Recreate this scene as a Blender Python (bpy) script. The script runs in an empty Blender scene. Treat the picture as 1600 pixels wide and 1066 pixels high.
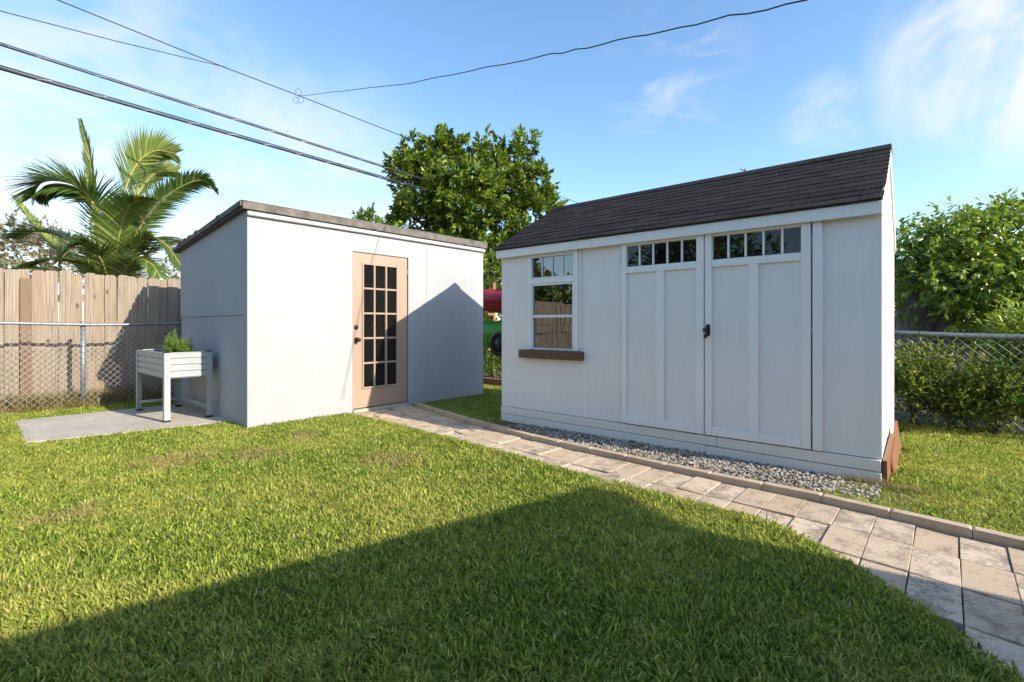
import bpy, math, random
import numpy as np
from mathutils import Vector, Matrix, Quaternion

random.seed(7); rng = np.random.default_rng(7)
scene = bpy.context.scene
COL = scene.collection

# ------------------------------------------------------------------ camera
CA, SA = .7544, .6564          # camera right = (CA, SA), forward = (-SA, CA)
F, HC, HY = 783.0, 1.15, 508.0
cam_data = bpy.data.cameras.new('camera'); cam = bpy.data.objects.new('camera', cam_data); COL.objects.link(cam)
cam.location = (0, 0, HC); cam.rotation_euler = (math.radians(90), 0, math.atan2(SA, CA))
cam_data.sensor_width = 36; cam_data.lens = 36 * F / 1600; cam_data.shift_y = -25 / 1600
cam_data.clip_start = .05; cam_data.clip_end = 3000
scene.camera = cam

# ------------------------------------------------------------------ light
SUN = Vector((1.82, .28, 1.0)).normalized()
sun_data = bpy.data.lights.new('sun', 'SUN'); sun_data.energy = 5.0; sun_data.angle = math.radians(.5)
sun_data.color = (1.0, .925, .80)
sun = bpy.data.objects.new('sun', sun_data); COL.objects.link(sun)
sun.rotation_euler = SUN.to_track_quat('Z', 'Y').to_euler()
sun.location = (20, 0, 20)

scene.view_settings.view_transform = 'Standard'; scene.view_settings.look = 'None'
scene.view_settings.gamma = 1; scene.view_settings.use_curve_mapping = False
scene.view_settings.exposure = .62

def direction(px, py):
    r = (px - 800) / F
    return Vector((CA * r - SA, SA * r + CA, (HY - py) / F)).normalized()
def at(px, py, d):
    r = (px - 800) / F
    return Vector((d * (CA * r - SA), d * (SA * r + CA), HC + (HY - py) * d / F))

world = bpy.data.worlds.new('World'); scene.world = world; world.use_nodes = True
nt = world.node_tree; nt.nodes.clear()
def N(tree, t, **kw):
    n = tree.nodes.new(t)
    for k, v in kw.items(): setattr(n, k, v)
    return n
out = N(nt, 'ShaderNodeOutputWorld'); bg = N(nt, 'ShaderNodeBackground'); bg.inputs[1].default_value = .15
sky = N(nt, 'ShaderNodeTexSky'); sky.sky_type = 'NISHITA'; sky.sun_disc = False
sky.sun_elevation = math.asin(SUN.z); sky.sun_rotation = math.atan2(SUN.x, SUN.y)
sky.air_density = 1.0; sky.dust_density = .6; sky.ozone_density = 1.6
tc = N(nt, 'ShaderNodeTexCoord')
def cloud_layer(prev, center, radius, soft, scale, lo, hi, amount, stretch=(1, 1, 2.2), seed=0.0):
    dt = N(nt, 'ShaderNodeVectorMath', operation='DOT_PRODUCT'); dt.inputs[1].default_value = center
    nt.links.new(tc.outputs['Generated'], dt.inputs[0])
    mr = N(nt, 'ShaderNodeMapRange', interpolation_type='SMOOTHSTEP')
    mr.inputs[1].default_value = math.cos(radius + soft); mr.inputs[2].default_value = math.cos(radius)
    nt.links.new(dt.outputs['Value'], mr.inputs[0])
    mp = N(nt, 'ShaderNodeMapping'); mp.inputs['Scale'].default_value = stretch; mp.inputs['Location'].default_value = (seed, seed * .7, seed * .3)
    nt.links.new(tc.outputs['Generated'], mp.inputs[0])
    nz = N(nt, 'ShaderNodeTexNoise'); nz.inputs['Scale'].default_value = scale; nz.inputs['Detail'].default_value = 9; nz.inputs['Roughness'].default_value = .58
    nz.inputs['Distortion'].default_value = .5
    nt.links.new(mp.outputs[0], nz.inputs['Vector'])
    r2 = N(nt, 'ShaderNodeMapRange', interpolation_type='SMOOTHSTEP'); r2.inputs[1].default_value = lo; r2.inputs[2].default_value = hi
    nt.links.new(nz.outputs[0], r2.inputs[0])
    m = N(nt, 'ShaderNodeMath', operation='MULTIPLY'); nt.links.new(mr.outputs[0], m.inputs[0]); nt.links.new(r2.outputs[0], m.inputs[1])
    m2 = N(nt, 'ShaderNodeMath', operation='MULTIPLY'); m2.inputs[1].default_value = amount; nt.links.new(m.outputs[0], m2.inputs[0])
    mx = N(nt, 'ShaderNodeMix', data_type='RGBA'); nt.links.new(m2.outputs[0], mx.inputs['Factor'])
    nt.links.new(prev, mx.inputs['A']); mx.inputs['B'].default_value = (4.4, 4.5, 4.65, 1)
    return mx.outputs['Result']
hs = N(nt, 'ShaderNodeHueSaturation'); hs.inputs['Saturation'].default_value = 1.12; hs.inputs['Value'].default_value = 1.36; hs.inputs['Hue'].default_value = .498
nt.links.new(sky.outputs[0], hs.inputs['Color'])
c = hs.outputs[0]
c = cloud_layer(c, direction(60, 400), .16, .36, 3.0, .36, .64, .95, seed=3.1)
c = cloud_layer(c, direction(470, 400), .12, .26, 2.4, .30, .66, .85, seed=5.3)
c = cloud_layer(c, direction(1050, 110), .02, .13, 6.0, .47, .78, .5, stretch=(1, 1, 3.2), seed=1.7)
c = cloud_layer(c, direction(1600, 60), .07, .12, 4.6, .33, .60, .85, stretch=(1.5, 1, 1.2), seed=6.1)
c = cloud_layer(c, direction(1300, 190), .01, .08, 6.0, .45, .7, .45, stretch=(1, 1, 1.6), seed=2.2)
nt.links.new(c, bg.inputs[0]); nt.links.new(bg.outputs[0], out.inputs[0])

# ------------------------------------------------------------------ mesh helper
class MB:
    def __init__(s): s.v = []; s.f = []; s.sm = []
    def add(s, vs, fs, smooth=False):
        o = len(s.v); s.v += [tuple(v) for v in vs]; s.f += [tuple(i + o for i in f) for f in fs]; s.sm += [smooth] * len(fs); return s
    def box(s, x0, x1, y0, y1, z0, z1):
        if x0 > x1: x0, x1 = x1, x0
        if y0 > y1: y0, y1 = y1, y0
        if z0 > z1: z0, z1 = z1, z0
        return s.add([(x0,y0,z0),(x1,y0,z0),(x1,y1,z0),(x0,y1,z0),(x0,y0,z1),(x1,y0,z1),(x1,y1,z1),(x0,y1,z1)],
                     [(0,3,2,1),(4,5,6,7),(0,1,5,4),(1,2,6,5),(2,3,7,6),(3,0,4,7)])
    def cbox(s, x0, x1, y0, y1, z0, z1, ch=.004):
        """box with every edge chamfered"""
        vs = []; idx = {}
        for ix, (xa, sx) in enumerate(((x0, 1), (x1, -1))):
            for iy, (ya, sy) in enumerate(((y0, 1), (y1, -1))):
                for iz, (za, sz) in enumerate(((z0, 1), (z1, -1))):
                    for k in range(3):
                        p = [xa + sx * ch, ya + sy * ch, za + sz * ch]; p[k] = (xa, ya, za)[k]
                        idx[ix, iy, iz, k] = len(vs); vs.append(p)
        fs = []
        def q(l): fs.append(tuple(l))
        for v in (0, 1):
            a = [(v,0,0),(v,1,0),(v,1,1),(v,0,1)]
            q([idx[(*t, 0)] for t in (a if v else a[::-1])])
            a = [(0,v,0),(0,v,1),(1,v,1),(1,v,0)]
            q([idx[(*t, 1)] for t in (a if v else a[::-1])])
            a = [(0,0,v),(1,0,v),(1,1,v),(0,1,v)]
            q([idx[(*t, 2)] for t in (a if v else a[::-1])])
        for a in (0, 1):
            for b in (0, 1):
                q([idx[a,b,0,0], idx[a,b,1,0], idx[a,b,1,1], idx[a,b,0,1]])
                q([idx[a,0,b,0], idx[a,1,b,0], idx[a,1,b,2], idx[a,0,b,2]])
                q([idx[0,a,b,1], idx[1,a,b,1], idx[1,a,b,2], idx[0,a,b,2]])
                for z in (0, 1): q([idx[a,b,z,0], idx[a,b,z,1], idx[a,b,z,2]])
        return s.add(vs, fs)
    def prism(s, poly, axis, a0, a1):
        """poly: list of 2D points in the two other axes, extruded along axis from a0 to a1"""
        n = len(poly); mk = {'x': lambda p, a: (a, p[0], p[1]), 'y': lambda p, a: (p[0], a, p[1]), 'z': lambda p, a: (p[0], p[1], a)}[axis]
        vs = [mk(p, a0) for p in poly] + [mk(p, a1) for p in poly]
        fs = [tuple(range(n))[::-1], tuple(range(n, 2 * n))] + [(i, (i + 1) % n, (i + 1) % n + n, i + n) for i in range(n)]
        return s.add(vs, fs)
    def hexa(s, c8):
        return s.add(c8, [(0,3,2,1),(4,5,6,7),(0,1,5,4),(1,2,6,5),(2,3,7,6),(3,0,4,7)])
    def tube(s, pts, r, n=6, cap=True):
        pts = [Vector(p) for p in pts]; rs = r if isinstance(r, (list, tuple)) else [r] * len(pts)
        o = len(s.v); vs = []; fs = []
        prev = None
        for i, p in enumerate(pts):
            t = (pts[min(i + 1, len(pts) - 1)] - pts[max(i - 1, 0)]).normalized()
            if prev is None: u = t.orthogonal().normalized()
            else:
                u = prev - t * prev.dot(t); u.normalize()
            prev = u; w = t.cross(u)
            for k in range(n):
                a = 2 * math.pi * k / n; vs.append(p + (u * math.cos(a) + w * math.sin(a)) * rs[i])
        for i in range(len(pts) - 1):
            for k in range(n):
                k2 = (k + 1) % n; fs.append((i * n + k, i * n + k2, (i + 1) * n + k2, (i + 1) * n + k))
        if cap: fs += [tuple(range(n))[::-1], tuple((len(pts) - 1) * n + k for k in range(n))]
        return s.add(vs, fs, True)
    def lathe(s, c, axis, prof, n=12):
        """prof: list of (offset along axis, radius)"""
        a = Vector(axis).normalized(); u = a.orthogonal().normalized(); w = a.cross(u); c = Vector(c)
        vs = [c + a * h + (u * math.cos(2*math.pi*k/n) + w * math.sin(2*math.pi*k/n)) * r for h, r in prof for k in range(n)]
        fs = [(i*n+k, i*n+(k+1)%n, (i+1)*n+(k+1)%n, (i+1)*n+k) for i in range(len(prof)-1) for k in range(n)]
        fs += [tuple(range(n))[::-1], tuple((len(prof)-1)*n+k for k in range(n))]
        return s.add(vs, fs, True)
    def build(s, name, mat, parent=None, **props):
        me = bpy.data.meshes.new(name); og = origin(parent)
        me.from_pydata([(v[0]-og.x, v[1]-og.y, v[2]-og.z) for v in s.v], [], s.f)
        me.polygons.foreach_set('use_smooth', s.sm); me.update()
        return link(name, me, mat, parent, **props)
ORIG = {}
def origin(o): return ORIG.get(o.name, Vector((0, 0, 0))) if o else Vector((0, 0, 0))
def link(name, me, mat, parent=None, loc=None, **props):
    o = bpy.data.objects.new(name, me); COL.objects.link(o)
    if mat and not me.materials: me.materials.append(mat)
    if parent: o.parent = parent; ORIG[o.name] = origin(parent)
    if loc is not None: o.location = Vector(loc) - origin(parent)
    for k, v in props.items(): o[k] = v
    return o
def thing(name, loc, label, cat, group=None):
    o = bpy.data.objects.new(name, None); COL.objects.link(o); o.location = loc; ORIG[o.name] = Vector(loc)
    o.empty_display_size = .2
    o['label'] = label; o['category'] = cat
    if group: o['group'] = group
    return o
def tag(o, label, cat, group=None):
    o['label'] = label; o['category'] = cat
    if group: o['group'] = group
    return o

# ------------------------------------------------------------------ materials
def new_mat(name):
    m = bpy.data.materials.new(name); m.use_nodes = True; t = m.node_tree
    b = t.nodes['Principled BSDF']; return m, t, b
def noise(t, scale, detail=4, rough=.55, vec=None, stretch=None, coord='Object'):
    n = N(t, 'ShaderNodeTexNoise'); n.inputs['Scale'].default_value = scale; n.inputs['Detail'].default_value = detail; n.inputs['Roughness'].default_value = rough
    g = N(t, 'ShaderNodeTexCoord'); v = vec or g.outputs[coord]
    if stretch:
        mp = N(t, 'ShaderNodeMapping'); mp.inputs['Scale'].default_value = stretch; t.links.new(v, mp.inputs[0]); v = mp.outputs[0]
    t.links.new(v, n.inputs['Vector']); return n
def ramp(t, fac, stops):
    r = N(t, 'ShaderNodeValToRGB'); e = r.color_ramp.elements
    while len(e) < len(stops): e.new(.5)
    for el, (p, c) in zip(e, stops): el.position = p; el.color = (*c, 1)
    t.links.new(fac, r.inputs[0]); return r.outputs[0]
def mix(t, fac, a, b, mode='MIX'):
    m = N(t, 'ShaderNodeMix', data_type='RGBA', blend_type=mode)
    for s, v in (('Factor', fac), ('A', a), ('B', b)):
        i = m.inputs[s]
        if isinstance(v, (int, float)): i.default_value = v
        elif isinstance(v, tuple): i.default_value = (*v, 1)
        else: t.links.new(v, i)
    return m.outputs['Result']
def bump(t, b, h, strength, dist=.01):
    n = N(t, 'ShaderNodeBump'); n.inputs['Strength'].default_value = strength; n.inputs['Distance'].default_value = dist
    t.links.new(h, n.inputs['Height']); t.links.new(n.outputs[0], b.inputs['Normal'])
def maprange(t, v, a, b, c=0., d=1.):
    m = N(t, 'ShaderNodeMapRange'); t.links.new(v, m.inputs[0])
    for i, x in enumerate((a, b, c, d)): m.inputs[i + 1].default_value = x
    return m.outputs[0]
def math_(t, op, a, b):
    m = N(t, 'ShaderNodeMath', operation=op)
    for i, v in enumerate((a, b)):
        if isinstance(v, (int, float)): m.inputs[i].default_value = v
        else: t.links.new(v, m.inputs[i])
    return m.outputs[0]
def objrand(t): return N(t, 'ShaderNodeObjectInfo').outputs['Random']

def mat_plain(name, col, rough=.6, metal=0., var=.12, scale=6, bumps=0., bscale=120):
    m, t, b = new_mat(name)
    n = noise(t, scale, 5)
    lo = tuple(c * (1 - var) for c in col); hi = tuple(min(1, c * (1 + var)) for c in col)
    t.links.new(ramp(t, n.outputs[0], [(.3, lo), (.7, hi)]), b.inputs['Base Color'])
    b.inputs['Roughness'].default_value = rough; b.inputs['Metallic'].default_value = metal
    if bumps: bump(t, b, noise(t, bscale, 3).outputs[0], bumps, .004)
    return m

def mat_stucco():
    m, t, b = new_mat('stucco_paint')
    n = noise(t, 1.3, 6, .6); n2 = noise(t, 9, 5)
    c = ramp(t, n.outputs[0], [(.3, (.365, .364, .366)), (.7, (.402, .402, .404))])
    c = mix(t, maprange(t, n2.outputs[0], .55, .8, 0, .25), c, (.34, .335, .33))
    n4 = noise(t, 2.2, 6, .7, stretch=(3, 3, .35)); c = mix(t, maprange(t, n4.outputs[0], .56, .78, 0, .35), c, (.30, .296, .288))
    t.links.new(c, b.inputs['Base Color']); b.inputs['Roughness'].default_value = .85
    hgt = noise(t, 95, 4, .6); h2 = noise(t, 5, 3)
    bump(t, b, math_(t, 'ADD', hgt.outputs[0], math_(t, 'MULTIPLY', h2.outputs[0], 2.0)), .5, .008)
    return m
def mat_siding(name, col=(.82, .77, .715)):
    m, t, b = new_mat(name)
    n = noise(t, 3, 6, .65, stretch=(14, 14, .7)); n2 = noise(t, 2, 4)
    lo = tuple(c * .95 for c in col); hi = tuple(c * 1.03 for c in col)
    c = ramp(t, n.outputs[0], [(.25, lo), (.75, hi)])
    c = mix(t, maprange(t, n2.outputs[0], .5, .8, 0, .22), c, tuple(x * y for x, y in zip(col, (.86, .83, .78))))
    n5 = noise(t, 7, 6, .75, stretch=(2, 2, 1)); c = mix(t, maprange(t, n5.outputs[0], .64, .80, 0, .30), c, (.50, .45, .38))
    t.links.new(c, b.inputs['Base Color']); b.inputs['Roughness'].default_value = .62
    f = noise(t, 5, 4, .6, stretch=(40, 40, 1.0))
    bump(t, b, f.outputs[0], .45, .004)
    return m
def mat_wood(name, c_lo, c_hi, knots=True, rough=.85):
    m, t, b = new_mat(name)
    rnd = objrand(t)
    tcn = N(t, 'ShaderNodeTexCoord'); ad = N(t, 'ShaderNodeVectorMath', operation='ADD')
    cmb = N(t, 'ShaderNodeCombineXYZ')
    for i in range(3): t.links.new(math_(t, 'MULTIPLY', rnd, 37.0 + 11 * i), cmb.inputs[i])
    t.links.new(tcn.outputs['Object'], ad.inputs[0]); t.links.new(cmb.outputs[0], ad.inputs[1])
    v = ad.outputs[0]
    n = noise(t, 5, 6, .6, vec=v, stretch=(9, 9, .55))
    wv = N(t, 'ShaderNodeTexWave'); wv.bands_direction = 'Y'; wv.inputs['Scale'].default_value = 9; wv.inputs['Distortion'].default_value = 7; wv.inputs['Detail'].default_value = 3; wv.inputs['Detail Scale'].default_value = 1.2
    mp = N(t, 'ShaderNodeMapping'); mp.inputs['Scale'].default_value = (1, 1.2, .16); t.links.new(v, mp.inputs[0]); t.links.new(mp.outputs[0], wv.inputs['Vector'])
    f = math_(t, 'ADD', math_(t, 'MULTIPLY', n.outputs[0], .86), math_(t, 'MULTIPLY', wv.outputs['Fac'], .14))
    c = ramp(t, f, [(.25, c_lo), (.72, c_hi)])
    tint = maprange(t, rnd, 0, 1, .0, .35)
    c = mix(t, tint, c, tuple(x * y for x, y in zip(c_hi, (.80, .66, .52))))
    if knots:
        vo = N(t, 'ShaderNodeTexVoronoi'); vo.inputs['Scale'].default_value = 2.6
        mp2 = N(t, 'ShaderNodeMapping'); mp2.inputs['Scale'].default_value = (1, 2.2, 1); t.links.new(v, mp2.inputs[0]); t.links.new(mp2.outputs[0], vo.inputs['Vector'])
        c = mix(t, maprange(t, vo.outputs['Distance'], .05, .16, .85, 0), c, tuple(x * .34 for x in c_lo))
    # greenish brown staining where the weeds wet the foot
    t.links.new(c, b.inputs['Base Color']); b.inputs['Roughness'].default_value = rough
    bump(t, b, f, .5, .004)
    return m
def mat_shingle():
    m, t, b = new_mat('asphalt_shingle')
    n = noise(t, 160, 3, .7); rnd = objrand(t); n2 = noise(t, 9, 4)
    c = ramp(t, n.outputs[0], [(.3, (.006, .005, .005)), (.62, (.040, .036, .035)), (.80, (.085, .077, .073))])
    c = mix(t, maprange(t, rnd, 0, 1, 0, .75), c, (.013, .011, .010))
    g = N(t, 'ShaderNodeNewGeometry')
    vo = N(t, 'ShaderNodeTexVoronoi'); vo.inputs['Scale'].default_value = 17; t.links.new(g.outputs['Position'], vo.inputs['Vector'])
    c = mix(t, maprange(t, vo.outputs['Distance'], .05, .09, .8, 0), c, (.36, .34, .30))
    t.links.new(c, b.inputs['Base Color']); b.inputs['Roughness'].default_value = .95; b.inputs['Specular IOR Level'].default_value = .15
    bump(t, b, n.outputs[0], .8, .004)
    return m
def mat_glass(name, tint=(.55, .57, .55), ior=2.6):
    m, t, b = new_mat(name); t.nodes.remove(b)
    o = t.nodes['Material Output']
    fr = N(t, 'ShaderNodeFresnel'); fr.inputs[0].default_value = ior
    tr = N(t, 'ShaderNodeBsdfTransparent'); tr.inputs[0].default_value = (*tint, 1)
    gl = N(t, 'ShaderNodeBsdfGlossy'); gl.inputs['Roughness'].default_value = .015
    n = noise(t, 2.5, 2); bp = N(t, 'ShaderNodeBump'); bp.inputs['Strength'].default_value = .06; bp.inputs['Distance'].default_value = .02
    t.links.new(n.outputs[0], bp.inputs['Height']); t.links.new(bp.outputs[0], gl.inputs['Normal'])
    df = N(t, 'ShaderNodeBsdfDiffuse'); df.inputs[0].default_value = (.35, .33, .3, 1)
    dn = noise(t, 40, 5, .7)
    mx = N(t, 'ShaderNodeMixShader'); t.links.new(fr.outputs[0], mx.inputs[0]); t.links.new(tr.outputs[0], mx.inputs[1]); t.links.new(gl.outputs[0], mx.inputs[2])
    m2 = N(t, 'ShaderNodeMixShader'); t.links.new(maprange(t, dn.outputs[0], .5, .8, .01, .10), m2.inputs[0]); t.links.new(mx.outputs[0], m2.inputs[1]); t.links.new(df.outputs[0], m2.inputs[2])
    t.links.new(m2.outputs[0], o.inputs[0]); return m
def mat_leaf(name, dark, light, dry=None, gloss=.35, trans=.4, rough=.35):
    m, t, b = new_mat(name); o = t.nodes['Material Output']
    at_ = N(t, 'ShaderNodeAttribute'); at_.attribute_name = 'tint'
    stops = [(0, dark), (.85, light)] + ([(1, dry)] if dry else [])
    c = ramp(t, at_.outputs['Fac'], stops)
    t.links.new(c, b.inputs['Base Color']); b.inputs['Roughness'].default_value = rough; b.inputs['Specular IOR Level'].default_value = gloss
    tl = N(t, 'ShaderNodeBsdfTranslucent'); h = N(t, 'ShaderNodeHueSaturation'); h.inputs['Value'].default_value = 1.35; h.inputs['Saturation'].default_value = 1.1; h.inputs['Hue'].default_value = .488
    t.links.new(c, h.inputs['Color']); t.links.new(h.outputs[0], tl.inputs[0])
    mx = N(t, 'ShaderNodeMixShader'); mx.inputs[0].default_value = trans
    t.links.new(b.outputs[0], mx.inputs[1]); t.links.new(tl.outputs[0], mx.inputs[2]); t.links.new(mx.outputs[0], o.inputs[0])
    return m
def mat_grass():
    m, t, b = new_mat('grass_blades'); o = t.nodes['Material Output']
    at_ = N(t, 'ShaderNodeAttribute'); at_.attribute_name = 'tint'
    g = N(t, 'ShaderNodeNewGeometry')
    n1 = noise(t, .9, 5, .6, vec=g.outputs['Position']); n2 = noise(t, 5, 4, .6, vec=g.outputs['Position'])
    rnd = objrand(t)
    c = ramp(t, at_.outputs['Fac'], [(0, (.034, .066, .006)), (.45, (.183, .262, .030)), (.86, (.515, .548, .105)), (.93, (.50, .42, .17)), (1, (.55, .45, .25))])
    f = math_(t, 'ADD', math_(t, 'MULTIPLY', n1.outputs[0], .6), math_(t, 'ADD', math_(t, 'MULTIPLY', n2.outputs[0], .35), math_(t, 'MULTIPLY', rnd, .14)))
    c = mix(t, maprange(t, f, .50, .72, 0, .7), c, (.54, .48, .12))
    c = mix(t, maprange(t, f, .46, .34, 0, .5), c, (.09, .18, .018))
    # brown dry spots: worn places of the lawn at fixed spots
    for (x, y, r) in ((-4.6, 1.85, .32), (-4.95, 1.34, .36), (-4.0, .5, .22), (-3.6, 2.55, .3), (-5.0, 2.5, .26)):
        vd = N(t, 'ShaderNodeVectorMath', operation='DISTANCE'); vd.inputs[1].default_value = (x, y, .03); t.links.new(g.outputs['Position'], vd.inputs[0])
        k = math_(t, 'SUBTRACT', math_(t, 'MULTIPLY', n2.outputs[0], 1.1), math_(t, 'DIVIDE', vd.outputs['Value'], r * 2))
        c = mix(t, maprange(t, k, .06, .30, 0, .6), c, (.36, .27, .12))
    t.links.new(c, b.inputs['Base Color']); b.inputs['Roughness'].default_value = .55; b.inputs['Specular IOR Level'].default_value = .12
    tl = N(t, 'ShaderNodeBsdfTranslucent'); h = N(t, 'ShaderNodeHueSaturation'); h.inputs['Value'].default_value = 1.3
    t.links.new(c, h.inputs['Color']); t.links.new(h.outputs[0], tl.inputs[0])
    mx = N(t, 'ShaderNodeMixShader'); mx.inputs[0].default_value = .30
    t.links.new(b.outputs[0], mx.inputs[1]); t.links.new(tl.outputs[0], mx.inputs[2]); t.links.new(mx.outputs[0], o.inputs[0])
    return m
def mat_soil(name, a, b_, c_):
    m, t, b = new_mat(name)
    n = noise(t, 14, 8, .7); n2 = noise(t, 1.5, 4)
    c = ramp(t, n.outputs[0], [(.3, a), (.55, b_), (.75, c_)])
    t.links.new(c, b.inputs['Base Color']); b.inputs['Roughness'].default_value = .95
    bump(t, b, n.outputs[0], .8, .03); return m
def mat_paver():
    m, t, b = new_mat('concrete_paver')
    rnd = objrand(t); g = N(t, 'ShaderNodeNewGeometry'); P = g.outputs['Position']
    cmb = N(t, 'ShaderNodeCombineXYZ'); ad = N(t, 'ShaderNodeVectorMath', operation='ADD')
    for i in range(3): t.links.new(math_(t, 'MULTIPLY', rnd, 53.0 + 17 * i), cmb.inputs[i])
    t.links.new(P, ad.inputs[0]); t.links.new(cmb.outputs[0], ad.inputs[1]); Q = ad.outputs[0]
    n = noise(t, 120, 4, .75, vec=P); n2 = noise(t, 8, 6, .7, vec=Q); n3 = noise(t, 55, 5, .8, vec=P); n4 = noise(t, 1.1, 3, .5, vec=P)
    c = ramp(t, rnd, [(0, (.50, .37, .245)), (.5, (.60, .455, .315)), (1, (.68, .54, .395))])
    c = mix(t, maprange(t, n.outputs[0], .50, .70, 0, .6), c, (.21, .16, .11))
    f = math_(t, 'ADD', n2.outputs[0], math_(t, 'MULTIPLY', n3.outputs[0], .8))
    f = math_(t, 'ADD', f, math_(t, 'MULTIPLY', n4.outputs[0], .3))
    f = math_(t, 'ADD', f, math_(t, 'MULTIPLY', rnd, .14))
    c = mix(t, maprange(t, f, 1.08, 1.30, 0, .8), c, (.19, .135, .085))
    t.links.new(c, b.inputs['Base Color']); b.inputs['Roughness'].default_value = .9
    bump(t, b, math_(t, 'ADD', n.outputs[0], math_(t, 'MULTIPLY', n3.outputs[0], .6)), .7, .005); return m
def mat_concrete(name, lo, hi, stain, coord_scale=2.0):
    m, t, b = new_mat(name); g = N(t, 'ShaderNodeNewGeometry'); P = g.outputs['Position']
    n = noise(t, coord_scale, 7, .65, vec=P); n2 = noise(t, 70, 4, .7, vec=P); n3 = noise(t, 6, 6, .65, vec=P, stretch=(1, 2.5, 1))
    c = ramp(t, n.outputs[0], [(.3, lo), (.7, hi)])
    c = mix(t, maprange(t, n2.outputs[0], .5, .75, 0, .4), c, tuple(x * .6 for x in lo))
    c = mix(t, maprange(t, n3.outputs[0], .52, .75, 0, .65), c, stain)
    t.links.new(c, b.inputs['Base Color']); b.inputs['Roughness'].default_value = .9
    bump(t, b, n2.outputs[0], .5, .004); return m
def mat_gravel():
    m, t, b = new_mat('gravel_stone')
    a = N(t, 'ShaderNodeAttribute'); a.attribute_name = 'tint'
    c = ramp(t, a.outputs['Fac'], [(0, (.07, .06, .052)), (.4, (.27, .235, .195)), (.75, (.50, .455, .39)), (1, (.32, .22, .13))])
    c = mix(t, maprange(t, noise(t, 60, 4).outputs[0], .5, .8, 0, .35), c, (.2, .17, .14))
    t.links.new(c, b.inputs['Base Color']); b.inputs['Roughness'].default_value = .8; return m
def mat_bark(name, lo, hi):
    m, t, b = new_mat(name); n = noise(t, 7, 7, .7, stretch=(3, 3, .6))
    t.links.new(ramp(t, n.outputs[0], [(.3, lo), (.7, hi)]), b.inputs['Base Color']); b.inputs['Roughness'].default_value = .95
    bump(t, b, n.outputs[0], 1, .03); return m

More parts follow.
